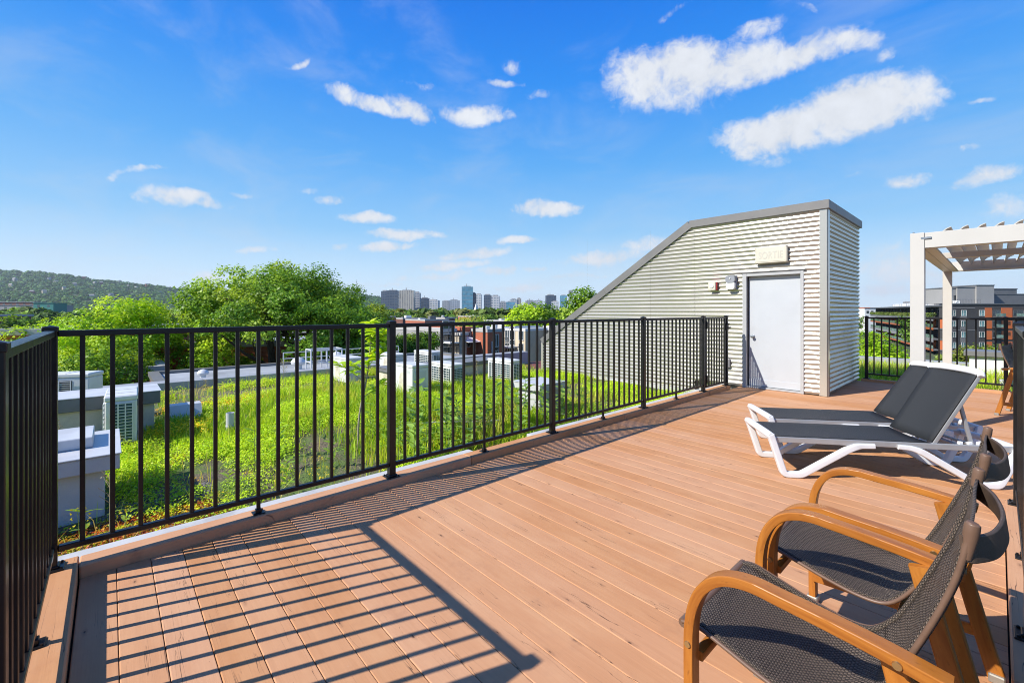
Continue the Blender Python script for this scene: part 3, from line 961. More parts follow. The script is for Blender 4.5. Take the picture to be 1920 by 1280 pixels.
# side, facing the deck's open end
for y0, y1 in ((WALL_Y + .012, 9.85), (9.853, SHY1)):
    mb = MB(HO); V, Fs = [], []
    rows = corr_rows(.02, zt)
    for z in rows:
        xx = SHX1 - .012 - corr(z / PITCH)
        V += [(xx, y0, z), (xx, y1, z)]
    for i in range(len(rows) - 1):
        Fs.append((2 * i, 2 * i + 1, 2 * i + 3, 2 * i + 2))
    mb.add(V, Fs); mb.build("siding_sheet", M['siding'], house, 60)
# core behind the sheets, back and low end, roof
mb = MB(HO)
def solid(y0, y1, inset):
    P = [(SHX0 + inset, SOIL_Z - .1), (SHX1 - inset - .012, SOIL_Z - .1), (SHX1 - inset - .012, ROOF_Z - .02), (KNEE_X + .02, ROOF_Z - .02), (SHX0 + inset, EAVE_Z - .02)]
    V = [(x, yy, z) for yy in (y0, y1) for x, z in P]
    n = len(P)
    mb.add(V, [tuple(range(n)), tuple(range(n, 2 * n))[::-1]] + [(i + n, (i + 1) % n + n, (i + 1) % n, i) for i in range(n)])
solid(WALL_Y + .10, SHY1 - .02, .03)
mb.build("wall", M['siding'], house)
mb = MB(HO)
for zc in (-.2,):
    mb.cbox((SHX0, WALL_Y - .015, SOIL_Z - .05), (DX0 - .85, WALL_Y + .09, SOIL_Z + .055), .004)
mb.build("base_flashing", M['flash'], house)
mb = MB(HO)
mb.cbox((-1.965, WALL_Y - .026, .005), (-1.858, WALL_Y + .0, ROOF_Z - .02), .004)
mb.cbox((-1.872, WALL_Y - .0, .005), (-1.846, WALL_Y + .10, ROOF_Z - .02), .004)
mb.build("corner_trim", M['siding'], house)
# roof cap flashings
mb = MB(HO); mb.cbox((KNEE_X - .01, WALL_Y - .05, ROOF_Z - .075), (SHX1 + .035, WALL_Y + .06, ROOF_Z + .07), .006); mb.build("roof_edge", M['trim'], house)
mb = MB(HO); mb.cbox((SHX1 - .06, WALL_Y + .063, ROOF_Z - .075), (SHX1 + .035, 9.05, ROOF_Z + .068), .006); mb.build("roof_edge", M['trim'], house)
mb = MB(HO); mb.cbox((SHX1 - .06, 9.054, ROOF_Z - .075), (SHX1 + .035, SHY1 + .03, ROOF_Z + .068), .006); mb.build("roof_edge", M['trim'], house)
dirx, dirz = KNEE_X - SHX0, ROOF_Z - EAVE_Z
LL = math.hypot(dirx, dirz); ex, ez = dirx / LL, dirz / LL
nx_, nz_ = -ez, ex
cuts = [0, LL * .5, LL]
for a, b_ in zip(cuts, cuts[1:]):
    mb = MB(HO)
    c = ((a + b_) / 2 - .0)
    ctr = (SHX0 + ex * c - nx_ * .0, WALL_Y + .005, EAVE_Z + ez * c)
    ctr = (ctr[0] + nx_ * -.005, ctr[1], ctr[2] + nz_ * -.005)
    mb.obox(ctr, (ex * ((b_ - a) / 2 - .002), 0, ez * ((b_ - a) / 2 - .002)), (0, .055, 0), (nx_ * .075, 0, nz_ * .075))
    mb.build("roof_edge", M['trim'], house)
mb = MB(HO)
mb.add([(SHX0, WALL_Y + .05, EAVE_Z + .02), (KNEE_X, WALL_Y + .05, ROOF_Z + .02), (KNEE_X, SHY1, ROOF_Z + .02), (SHX0, SHY1, EAVE_Z + .02),
        (SHX1 - .05, WALL_Y + .05, ROOF_Z + .02), (SHX1 - .05, SHY1, ROOF_Z + .02)], [(0, 1, 2, 3), (1, 4, 5, 2)])
mb.build("roof", M['trim'], house)
mb = MB(HO); mb.cbox((SHX0 - .02, WALL_Y - .03, SOIL_Z), (SHX0 + .05, WALL_Y + .09, EAVE_Z - .03), .004); mb.build("corner_trim", M['siding'], house)

# door set: frame > , leaf > knob, hinge
FD = 0.10
mb = MB(HO)
mb.cbox((DX0, WALL_Y - .035, .0), (DX0 + .07, WALL_Y + FD, DZ), .004)
mb.cbox((DX1 - .05, WALL_Y - .035, .0), (DX1, WALL_Y + FD, DZ), .004)
mb.cbox((DX0 + .07, WALL_Y - .034, DZ - .06), (DX1 - .05, WALL_Y + FD, DZ), .004)
mb.cbox((DX0 + .07, WALL_Y - .01, .003), (DX1 - .05, WALL_Y + FD, .03), .004)
fr = mb.build("door_frame", M['frame'], house)
mb = MB(HO); mb.cbox((DX0 - .03, WALL_Y - .05, DZ + .003), (DX1 + .03, WALL_Y + .02, DZ + .02), .003); mb.build("drip_cap", M['trim'], house)
mb = MB(HO); mb.cbox((DX0 + .083, WALL_Y + .055, .034), (DX1 - .052, WALL_Y + .092, DZ - .063), .003)
leaf = mb.build("door", M['door'], house)
mb = MB(HO)
kx, kz = DX0 + .155, .93
mb.v += []
def lathe_y(mb, prof, c, n=14):
    t_ = MB(); t_.lathe(prof, (0, 0, 0), n)
    mb.add([(c[0] + p[0], c[1] - p[2], c[2] + p[1]) for p in t_.v], [f[::-1] for f in t_.f])
lathe_y(mb, [(.033, 0), (.033, .006), (.014, .01), (.012, .035), (.024, .045), (.029, .058), (.024, .07), (.008, .074)], (kx, WALL_Y + .055, kz))
mb.build("door_knob", M['steel'], leaf, 40)
mb = MB(HO); mb.cbox((DX0 + .085, WALL_Y + .046, .04), (DX1 - .055, WALL_Y + .056, .16), .002); mb.build("kick_plate", M['door'], leaf)
mb = MB(HO)
for z_ in (.3, 1.02, 1.75): mb.tube([(DX1 - .054, WALL_Y + .048, z_ - .05), (DX1 - .054, WALL_Y + .048, z_ + .05)], .007, 8)
mb.build("hinge", M['steel'], leaf)
mb = MB(HO); mb.cbox((DX0 + .072, WALL_Y + .02, .05), (DX0 + .082, WALL_Y + .05, DZ - .07), .001); mb.build("weather_strip", M['dark'], fr)

# exit sign
sg = thing("exit_sign", "yellowed plastic sign with faded SORTIE lettering above the door", "sign", (-2.662, WALL_Y - .022, 2.37))
mb = MB(); mb.cbox((-.252, -.075, -.145), (.252, 0, .145), .012); mb.build("housing", M['signwhite'], sg)
fc = MB(); fc.cbox((-.225, -.080, -.118), (.225, -.0745, .118), .003); fc.build("face", M['signwhite'], sg)
mb = MB()
for sx in (-.238, .238):
    for sz in (-.13, .13): lathe_y(mb, [(.006, 0), (.006, .004)], (sx, -.075, sz), 8)
mb.build("screw", M['brass'], sg)
cu = bpy.data.curves.new("lettering", 'FONT')
cu.body = "SORTIE"; cu.size = 0.165; cu.align_x = 'CENTER'; cu.align_y = 'CENTER'; cu.extrude = 0.0012; cu.offset = 0.0022; cu.space_character = 1.05
to = bpy.data.objects.new("lettering", cu); COL.objects.link(to)
bpy.context.view_layer.update()
tm = bpy.data.meshes.new_from_object(to.evaluated_get(bpy.context.evaluated_depsgraph_get()))
bpy.data.objects.remove(to)
tm.materials.clear(); tm.materials.append(M['signletter'])
o = link_mesh("lettering", tm, sg, (0.0, -.0815, -.012), (H90, 0, 0)); o.scale = (.70, 1.05, 1)

# wall lamp
wl = thing("wall_lamp", "grey topped bulkhead lamp with an opal lens left of the door", "lamp", (-3.33, WALL_Y - .022, 1.92))
mb = MB(); mb.cbox((-.085, -.03, -.13), (.085, 0, .13), .01); mb.build("back_plate", M['lamp_grey'], wl)
mb = MB()
P = round_rect(.165, .13, .045, 5)
mb.extrude([(a, c) for a, c in P], (0, -.03, .07), (0, -.11, .06), (1, 0, 0), (0, 0, 1)); mb.build("hood", M['lamp_grey'], wl, 40)
mb = MB(); P = round_rect(.15, .145, .04, 5)
mb.extrude([(a, c) for a, c in P], (0, -.03, -.06), (0, -.10, -.055), (1, 0, 0), (0, 0, 1)); mb.build("lens", M['lamp_lens'], wl, 40)
mb = MB(); lathe_y(mb, [(.012, 0), (.012, .012), (.006, .016)], (0, -.11, .07), 10); mb.build("sensor", M['lamp_lens'], wl)
# alarm
al = thing("fire_alarm", "small cream alarm with red edges on the cream corrugated wall", "alarm", (-3.665, WALL_Y - .022, 1.865))
mb = MB(); mb.cbox((-.07, -.06, -.075), (.075, 0, .075), .006); mb.build("back_box", M['red'], al)
mb = MB(); mb.cbox((-.082, -.085, -.085), (.058, -.061, .085), .012); mb.build("cover", M['signwhite'], al)
mb = MB(); lathe_y(mb, [(.045, 0), (.043, .012), (.02, .018), (.008, .02)], (-.012, -.085, .005), 14); mb.build("sounder", M['lamp_lens'], al, 40)
# outlet box
ob = thing("outlet_box", "small grey outlet box low on the wall beside the gate", "outlet", (-3.42, WALL_Y - .02, .42))
mb = MB(); mb.cbox((-.055, -.05, -.085), (.055, 0, .085), .006); mb.build("box", M['frame'], ob)
mb = MB(); mb.cbox((-.048, -.062, -.07), (.048, -.0505, .07), .006); mb.build("cover", M['frame'], ob)

# ================================================================== PERGOLA
PX, PY0, PY1, PTOP = -.60, 6.65, 10.95, 2.25
PS = .118
pg = thing("pergola", "cream metal pergola with tilted roof louvres over the deck", "pergola", (PX, PY0, 0))
PO = (PX, PY0, 0)
for yy in (PY0, PY1):
    for xx in (PX, PX + 3.4):
        mb = MB(PO); mb.cbox((xx - PS / 2, yy - PS / 2, .0), (xx + PS / 2, yy + PS / 2, PTOP), .004)
        p = mb.build("post", M['pergola'], pg)
        mb = MB(PO); mb.cbox((xx - .09, yy - .09, .002), (xx + .09, yy + .09, .012), .003); mb.build("base_plate", M['pergola'], p)
BH = .172
for yy, nm in ((PY0, "beam"), (PY1, "beam")):
    mb = MB(PO); mb.cbox((PX + PS / 2 + .002, yy - .05, PTOP - BH), (PX + 3.34, yy + .05, PTOP - .004), .004)
    mb.cbox((PX + PS / 2 + .004, yy + (.03 if yy == PY0 else -.09), PTOP - BH + .002), (PX + 3.33, yy + (.09 if yy == PY0 else -.03), PTOP - BH + .03), .003)
    mb.build(nm, M['pergola'], pg)
for xx in (PX, PX + 3.4):
    mb = MB(PO); mb.cbox((xx - .05, PY0 + PS / 2 + .002, PTOP - BH), (xx + .05, PY1 - PS / 2 - .002, PTOP - .004), .004)
    s = 1 if xx == PX else -1
    mb.cbox((xx + s * .052, PY0 + PS / 2 + .02, PTOP - BH - .0), (xx + s * .14, PY1 - PS / 2 - .02, PTOP - BH + .02), .003)
    mb.build("side_beam", M['pergola'], pg)
ym = (PY0 + PY1) / 2 - .55
mb = MB(PO); mb.cbox((PX + .06, ym - .035, PTOP - BH + .01), (PX + 3.34, ym + .035, PTOP - BH + .085), .003); mb.build("cross_beam", M['louvre'], pg)
mb = MB(PO); mb.cbox((PX + .03, PY0 - .062, PTOP - .075), (PX + .115, PY0 - .051, PTOP - .052), .002)
mb.lathe([(.008, 0), (.008, .012)], (PX - .03, PY0 - .05, PTOP), 6)
mb.build("bracket", M['steel'], pg)
# louvre blades run front to back, tilted about their length
lw, lt = .15, .012
Pf = [(-lw / 2, -.012), (-lw * .28, .006), (0, .012), (lw * .28, .006), (lw / 2, -.012), (lw / 2, -.02), (lw * .28, -.004), (0, .002), (-lw * .28, -.004), (-lw / 2, -.02)]
for half, (ya, yb) in enumerate(((PY0 + .06, ym - .004), (ym + .004, PY1 - .06))):
    mb = MB(); mb.extrude(Pf, (0, 0, 0), (0, yb - ya, 0), (1, 0, 0), (0, 0, 1))
    mb.lathe([(.008, 0), (.008, .01)], (.02, .05, -.012), 6)
    lm = mb.mesh("louvre_blade", M['louvre'], 40)
    for i in range(24):
        x = PX + .20 + i * .128
        if x > PX + 3.28: break
        link_mesh("louvre_blade", lm, pg, (x - PX, ya - PY0, PTOP - .0), (0, math.radians(-52), 0))

# ================================================================== SUN LOUNGERS
LAX = Vector((math.cos(math.radians(38)), math.sin(math.radians(38)), 0)); LPE = Vector((-LAX.y, LAX.x, 0))
LW = .50                                   # width between the rails


def build_lounger(label, origin, rz, group, ang=60, bl=.66):
    """local x runs from foot to head, y across, z up; origin at the near foot corner"""
    t = thing("sun_lounger", label, "sun lounger", origin, rz, group)
    rail = round_rect(.026, .046, .006, 2)
    for y_ in (.0, LW):
        mb = MB(); mb.extrude(rail, (.03, y_, .31), (1.80, y_, .31), (0, 1, 0), (0, 0, 1)); mb.build("side_rail", M['alu'], t, 40)
    # foot end and legs: one white moulding per end, V shaped legs each side
    legp = round_rect(.05, .05, .009, 2)
    for y_ in (-.012, LW + .012):
        pts = rpoly([(.0, y_, .350), (.012, y_, .318), (.105, y_, .026), (.235, y_, .026), (.60, y_, .262), (.66, y_, .288), (.78, y_, .292)], .03, 4)
        n_ = len(pts); sc = [1.1 - .1 * min(1, i / (n_ * .4)) - .3 * max(0, (i - n_ * .8) / (n_ * .2)) for i in range(n_)]
        mb = MB(); mb.sweep(pts, legp, (0, 1, 0), scale=sc); mb.build("foot_leg", M['whiteplastic'], t, 45)
        pts = rpoly([(.95, y_, .296), (1.05, y_, .290), (1.12, y_, .262), (1.50, y_, .030), (1.645, y_, .026), (1.74, y_, .22), (1.765, y_, .315)], .035, 4)
        n_ = len(pts); sc = [.7 + .3 * min(1, i / (n_ * .25)) for i in range(n_)]
        mb = MB(); mb.sweep(pts, legp, (0, 1, 0), scale=sc); mb.build("head_leg", M['whiteplastic'], t, 45)
    mb = MB(); cp = round_rect(.052, .05, .018, 3)
    pts = spline([(.004, -.035, .34), (-.004, .05, .348), (-.010, LW / 2, .352), (-.004, LW - .05, .348), (.004, LW + .035, .34)], 5)
    mb.sweep(pts, cp, (0, 0, 1)); mb.build("foot_bar", M['whiteplastic'], t, 50)
    mb = MB(); pts = spline([(1.77, -.03, .315), (1.785, LW / 2, .318), (1.77, LW + .03, .315)], 6)
    mb.sweep(pts, cp, (0, 0, 1)); mb.build("head_bar", M['whiteplastic'], t, 50)
    for x_ in (.60, 1.05, 1.5):
        mb = MB(); mb.cbox((x_ - .02, .01, .27), (x_ + .02, LW - .01, .292), .004); mb.build("cross_bar", M['alu'], t)
    # sling: flat part
    HX = 1.19
    sl_w0, sl_w1 = .000, LW - .000

    def sling(name, path, parent, w0=sl_w0, w1=sl_w1, sag=.012):
        mb = MB(); n = len(path); m = 9
        dist = 0
        for i, p in enumerate(path):
            if i: dist += (Vector(p) - Vector(path[i - 1])).length
            for j in range(m):
                f = j / (m - 1)
                k = 4 * f * (1 - f) * sag
                q = Vector(p)
                td = (Vector(path[min(i + 1, n - 1)]) - Vector(path[max(i - 1, 0)])).normalized()
                nn = Vector((td.z, 0, -td.x))
                mb.v.append((q.x + nn.x * k, w0 + (w1 - w0) * f, q.z + nn.z * k))
                mb.uv[len(mb.v) - 1] = ((w1 - w0) * f, dist)
        for i in range(n - 1):
            for j in range(m - 1):
                mb.f.append((i * m + j, (i + 1) * m + j, (i + 1) * m + j + 1, i * m + j + 1))
        o = mb.build(name, M['sling_grey'], parent, 60)
        so_ = o.modifiers.new("thickness", 'SOLIDIFY'); so_.thickness = .003
        return o
    sling("seat_sling", [(.025 + (HX - .025) * i / 10, 0, .338) for i in range(11)], t)
    # back
    ang = math.radians(ang)
    bx, bz = math.cos(ang), math.sin(ang)
    for y_ in (.010, LW - .016):
        mb = MB(); mb.extrude(round_rect(.024, .03, .006, 2), (HX + .02, y_, .318), (HX + .02 + bx * bl, y_, .318 + bz * bl), (0, 1, 0), (bz, 0, -bx)); mb.build("back_rail", M['alu'], t, 40)
    sling("back_sling", [(HX + .005 + bx * bl * f, 0, .342 + bz * bl * f) for f in [i / 8 for i in range(9)]], t, sag=.02)
    mb = MB()
    ex_, ez_ = HX + .01 + bx * bl, .33 + bz * bl
    pts = spline([(ex_ - .004, -.012, ez_ - .03), (ex_, .01, ez_), (ex_ + .006, LW * .3, ez_ + .010), (ex_ + .006, LW * .7, ez_ + .010), (ex_, LW - .01, ez_), (ex_ - .004, LW + .012, ez_ - .03)], 4)
    mb.sweep(pts, round_rect(.036, .055, .015, 3), (bz, 0, -bx)); mb.build("head_band", M['whiteplastic'], t, 50)
    # prop behind the back and its notched bars
    for y_ in (.06, LW - .06):
        mb = MB(); mb.extrude(round_rect(.02, .03, .006, 2), (HX + .045 + bx * .40, y_, .30 + bz * .40), (1.52, y_, .30), (0, 1, 0), (.8, 0, .6)); mb.build("prop_arm", M['alu'], t, 40)
    for y_ in (.03, LW - .03):
        mb = MB(); mb.cbox((1.36, y_ - .012, .285), (1.68, y_ + .012, .325), .004)
        for k in range(4): mb.cbox((1.40 + k * .065, y_ - .012, .325), (1.43 + k * .065, y_ + .012, .35), .004)
        mb.build("notched_bar", M['whiteplastic'], t)
    mb = MB(); mb.tube([(1.52, .03, .315), (1.52, LW - .03, .315)], .012, 10); mb.build("prop_bar", M['alu'], t, 40)
    # wheels at the head end, tucked under the far corner
    for y_ in (.07, LW - .07):
        mb = MB(); mb.tube([(1.60, y_ - .018, .30), (1.60, y_ + .018, .30)], .045, 16); mb.build("wheel", M['whiteplastic'], t, 40)
    return t


LA = math.atan2(LAX.y, LAX.x)
near0 = Vector((-1.30, 4.13, 0))
build_lounger("white framed grey sling lounger nearer the armchairs, back raised", near0, LA, "sun loungers side by side on the deck")
build_lounger("white framed grey sling lounger nearer the stair house, half hidden by its twin", near0 + LPE * .675 + LAX * .25, LA, "sun loungers side by side on the deck", 55, .63)

# ================================================================== ARMCHAIRS


def uv_strip(mb, pts, prof, side):
    """sweep with UVs along the length so that the wood grain follows the bend"""
    n0 = len(mb.v)
    mb.sweep(pts, prof, side)
    n = len(prof); d = 0
    per = [0]
    for j in range(n): per.append(per[-1] + math.dist(prof[j], prof[(j + 1) % n]))
    for i, p in enumerate(pts):
        if i: d += (Vector(p) - Vector(pts[i - 1])).length
        for j in range(n): mb.uv[n0 + i * n + j] = (d, per[j] if j < n / 2 else per[n - j])


def build_armchair(label, loc, rz, group):
    t = thing("armchair", label, "armchair", loc, rz, group)
    AY = .285
    armp = round_rect(.047, .029, .0045, 2)
    for y_, s in ((AY, 1), (-AY, -1)):
        # bent laminated front leg and arm in one piece
        pts = [(.272, y_, .012), (.273, y_, .2), (.274, y_, .40), (.272, y_, .47), (.262, y_, .53), (.240, y_, .585), (.205, y_, .628), (.160, y_, .652), (.105, y_, .661), (.04, y_, .657), (-.06, y_, .650), (-.16, y_, .640), (-.255, y_, .626), (-.272, y_, .623)]
        mb = MB(); uv_strip(mb, spline(pts, 4), armp, (0, 1, 0)); mb.build("arm", M['teak'], t, 45)
        mb = MB(); uv_strip(mb, [(-.175, y_ - s * .032, .622), (-.215, y_ - s * .032, .45), (-.275, y_ - s * .032, .20), (-.322, y_ - s * .032, .012)], round_rect(.03, .05, .007, 2), (0, 1, 0)); mb.build("back_leg", M['teak'], t, 45)
        mb = MB(); uv_strip(mb, [(.268, y_ - s * .03, .135), (-.285, y_ - s * .03, .165)], round_rect(.024, .045, .006, 2), (0, 1, 0)); mb.build("stretcher", M['teak'], t, 45)
        for x_, yy in ((.272, y_), (-.322, y_ - s * .032)):
            mb = MB(); mb.cbox((x_ - .022, yy - .027, 0), (x_ + .022, yy + .027, .032), .004); mb.build("foot_cap", M['footmetal'], t)
        for p in ((.274, y_ + s * .025, .42), (-.19, y_ + s * .025, .632)):
            mb = MB(); mb.tube([(p[0], p[1] - s * .004, p[2]), (p[0], p[1] + s * .003, p[2])], [.0105, .0085], 12); mb.build("screw", M['brass'], t, 40)
    SY = .232                                   # half distance between the sling rails
    curve = [(.325, .428), (.28, .437), (.2, .418), (.1, .392), (0, .376), (-.07, .388), (-.125, .45), (-.165, .53), (-.21, .64), (-.248, .74), (-.276, .83), (-.296, .925)]
    path = spline([(x, 0, z) for x, z in curve], 4)
    for s in (1, -1):
        mb = MB(); mb.tube([(p.x, s * (SY + .007), p.z) for p in path], .0062, 10)
        mb.build("sling_rail", M['bronze'], t, 50)
        e = path[-1]
        mb = MB(); mb.tube([(e.x + .006, s * (SY + .002), e.z - .05), (e.x - .002, s * (SY + .002), e.z + .005), (e.x - .004, s * (SY + .002), e.z + .024), (e.x - .005, s * (SY + .002), e.z + .028)], [.009, .013, .0125, .009], 12)
        mb.build("rail_end", M['bronze'], t, 50)
    # woven sling in two panels: seat and back, sagging between the rails
    n = len(path); m = 11
    L = [0]
    for i in range(1, n): L.append(L[-1] + (path[i] - path[i - 1]).length)
    cut = 22
    for nm, i0, i1, sagv in (("seat_sling", 0, cut, .022), ("back_sling", cut, n - 1, .022)):
        mb = MB()
        for i in range(i0, i1 + 1):
            p = path[i]
            td = (path[min(i + 1, n - 1)] - path[max(i - 1, 0)]).normalized()
            nn = Vector((-td.z, 0, td.x))        # towards the underside / the rear
            if nm == "back_sling": pass
            for j in range(m):
                f = j / (m - 1)
                k = 4 * f * (1 - f)
                env = min(1, i / 5) if nm == "seat_sling" else min(1, (n - 1 - i) / 9)
                q = p + nn * (sagv * k * env)
                wv = .002 * math.sin(i * 1.7 + j * .9)
                z = q.z
                
                mb.v.append((q.x - wv * nn.x, (f - .5) * 2 * (SY + .006), z - wv * nn.z))
                mb.uv[len(mb.v) - 1] = ((f - .5) * 2 * SY, L[i])
        for i in range(i1 - i0):
            for j in range(m - 1):
                mb.f.append((i * m + j, (i + 1) * m + j, (i + 1) * m + j + 1, i * m + j + 1))
        o = mb.build(nm, M['sling_brown'], t, 60)
        sm = o.modifiers.new("thickness", 'SOLIDIFY'); sm.thickness = .006; sm.offset = 0
    # hems wrapped round the rails
    for s in (1, -1):
        for nm, i0, i1 in (("seat_hem", 0, cut), ("back_hem", cut, n - 2)):
            mb = MB(); k0 = len(mb.v)
            pts = path[i0:i1 + 1]
            mb.sweep([(p.x, s * (SY - .008), p.z) for p in pts], round_rect(.018, .018, .007, 3), (0, 1, 0))
            np_ = len(round_rect(.018, .018, .007, 3))
            for i in range(len(pts)):
                for j in range(np_): mb.uv[i * np_ + j] = (j * .007, L[i0 + i])
            mb.build(nm, M['sling_brown'], t, 60)
    # seat cross bars and the curved strap behind the back
    for x_, z_ in ((.262, .372), (-.10, .325)):
        mb = MB(); uv_strip(mb, [(x_, -AY + .02, z_), (x_, AY - .02, z_)], round_rect(.03, .028, .007, 2), (1, 0, 0)); mb.build("seat_bar", M['teak'], t, 45)
    mb = MB()
    pts = spline([(-.285, SY + .006, .895), (-.302, SY - .012, .893), (-.332, SY * .6, .888), (-.346, 0, .885), (-.332, -SY * .6, .888), (-.302, -SY + .012, .893), (-.285, -SY - .006, .895)], 6)
    mb.sweep(pts, round_rect(.056, .009, .004, 2), (0.12, 0, 1)); mb.build("back_strap", M['strap'], t, 50)
    # front roll of the seat
    mb = MB(); mb.tube([(.322, -SY - .01, .425), (.322, SY + .01, .425)], .014, 10); mb.build("front_bar", M['bronze'], t, 50)
    return t


CH = "teak armchairs with brown woven slings"
build_armchair("teak armchair with brown woven sling nearest the bottom corner, in front of its twin", (-.335, 1.555, 0), math.pi, CH)
build_armchair("teak armchair with brown woven sling between its twin and the sun loungers", (-.325, 2.215, 0), math.pi, CH)
c3 = build_armchair("teak armchair under the pergola, cut by the black railing post", (.36, 8.95, 0), math.radians(-12), CH)

# ================================================================== GROUND, HILL
GZ = -11.0


def fbm(x, y, s, o=4):
    return mnoise.fractal(Vector((x * s, y * s, 3.7)), 1.0, 2.0, o)


mb = MB()
R_ = 9000
mb.add([(-R_, -R_, GZ), (R_, -R_, GZ), (R_, R_, GZ), (-R_, R_, GZ)], [(0, 1, 2, 3)])
g = mb.build("ground", M['ground']); g['kind'] = 'structure'

# the building we stand on: walls down to the street, green roof trays on top
RX0, RX1, RYa, RYb = -11.35, 3.2, -4.5, 17.2
roofb = thing("roof_block", "brick apartment block that carries the deck and the green roof", "building", (0, 0, 0))
mb = MB(); mb.box((RX0 - .12, RYa, GZ), (RX1, RYb, SOIL_Z - .25)); mb.build("wall", M['brick_dark'], roofb)


def soil_h(x, y):
    return SOIL_Z + .05 * fbm(x, y, .45) + .02 * fbm(x, y, 1.9) + .14 * math.exp(-((x + 7.6) ** 2 / 5 + (y - 2.6) ** 2 / 4))


def sheet(x0, x1, y0, y1, st, hole=None):
    mb = MB(); nx, ny = int((x1 - x0) / st) + 1, int((y1 - y0) / st) + 1
    for j in range(ny):
        for i in range(nx):
            x, y = x0 + (x1 - x0) * i / (nx - 1), y0 + (y1 - y0) * j / (ny - 1)
            mb.v.append((x, y, soil_h(x, y)))
    for j in range(ny - 1):
        for i in range(nx - 1):
            mb.f.append((j * nx + i, j * nx + i + 1, (j + 1) * nx + i + 1, (j + 1) * nx + i))
    return mb


s1 = sheet(RX0, -3.50, RYa, WALL_Y + .05, .12).build("planted_roof_soil", M['soil'], None, 80); s1['kind'] = 'structure'
s2 = sheet(-8.2, RX1, 11.22, RYb - .02, .15).build("planted_roof_soil", M['soil'], None, 80); s2['kind'] = 'structure'
mb = MB()
mb.cbox((RX0 - .22, RYa, -.5), (RX0 + .16, WALL_Y + 2.4, -.045), .006)
p1 = mb.build("parapet", M['parapet'], roofb)
mb = MB(); mb.cbox((-8.2, RYb - .05, -.5), (RX1, RYb + .3, -.02), .006); mb.build("parapet", M['parapet'], roofb)


# ================================================================== THINGS ON THE GREEN ROOF
def capped_box(label, cat, x0, x1, y0, y1, h, mat, over=.08, cap_h=.09, step=None, base=SOIL_Z - .1, edge='capmetal', sheet='capmetal'):
    t = thing("masonry_kerb", label, cat, ((x0 + x1) / 2, (y0 + y1) / 2, base))
    off = t.location
    mb = MB(off); mb.cbox((x0, y0, base), (x1, y1, h - cap_h), .004); w = mb.build("wall", M[mat], t)
    mb = MB(off); mb.cbox((x0 - over, y0 - over, h - cap_h + .002), (x1 + over, y1 + over, h), .006); mb.build("cap", M[edge], t)
    mb = MB(off); mb.cbox((x0 - over - .01, y0 - over - .01, h + .001), (x1 + over + .01, y1 + over + .01, h + .012), .003); mb.build("cap_sheet", M[sheet], t)
    if step:
        sx0, sx1, sy0, sy1, sh = step
        mb = MB(off); mb.cbox((sx0, sy0, h + .013), (sx1, sy1, h + sh), .006); mb.build("upper_cap", M['capmetal'], t)
    return t


k1 = capped_box("grey rendered shaft head with a stepped metal cap close to the corner post", "shaft head", -5.55, -4.78, -2.6, -.03, .26, 'stucco_grey', over=.09, cap_h=.12, step=(-5.5, -5.0, -2.5, -.10, .10), edge='stucco_grey')
k2 = capped_box("long low wall of stained beige stucco under a dark edged metal cap", "low wall", -8.15, -7.55, -4.2, .44, .33, 'stucco', over=.06, cap_h=.16, edge='capdark')
off2 = k2.location
# broken render with pipes coming out
mb = MB(off2)
n = 11; pr = []
for i in range(n):
    a = 2 * math.pi * i / n; r = .09 * random.uniform(.6, 1.3)
    pr.append((r * 1.3 * math.cos(a), r * .55 * math.sin(a)))
mb.extrude(pr, (-7.553, -.62, .06), (-7.543, -.62, .06), (0, 1, 0), (0, 0, 1)); mb.build("broken_render", M['dark'], k2)
for dy, mt in ((-.02, 'dark'), (.03, 'whiteplastic'), (.07, 'dark')):
    mb = MB(off2); mb.tube(spline([(-7.56, -.62 + dy, .07), (-7.47, -.62 + dy, .06), (-7.44, -.64 + dy * 1.5, -.04), (-7.42, -.68 + dy * 2.2, -.17), (-7.38, -.72 + dy * 3, -.27)], 4), .013, 7); mb.build("pipe", M[mt], k2, 60)
k3 = capped_box("pale rendered box with a wide grey cap standing in the weeds", "shaft head", -5.06, -4.59, 4.74, 5.21, .29, 'stucco_grey', over=.06, cap_h=.10, edge='stucco_grey')
k4 = capped_box("long low grey kerb behind the white air conditioners", "low wall", -9.1, -8.5, 4.35, 7.3, .17, 'stucco', over=.05, cap_h=.08, edge='capdark', sheet='trim')


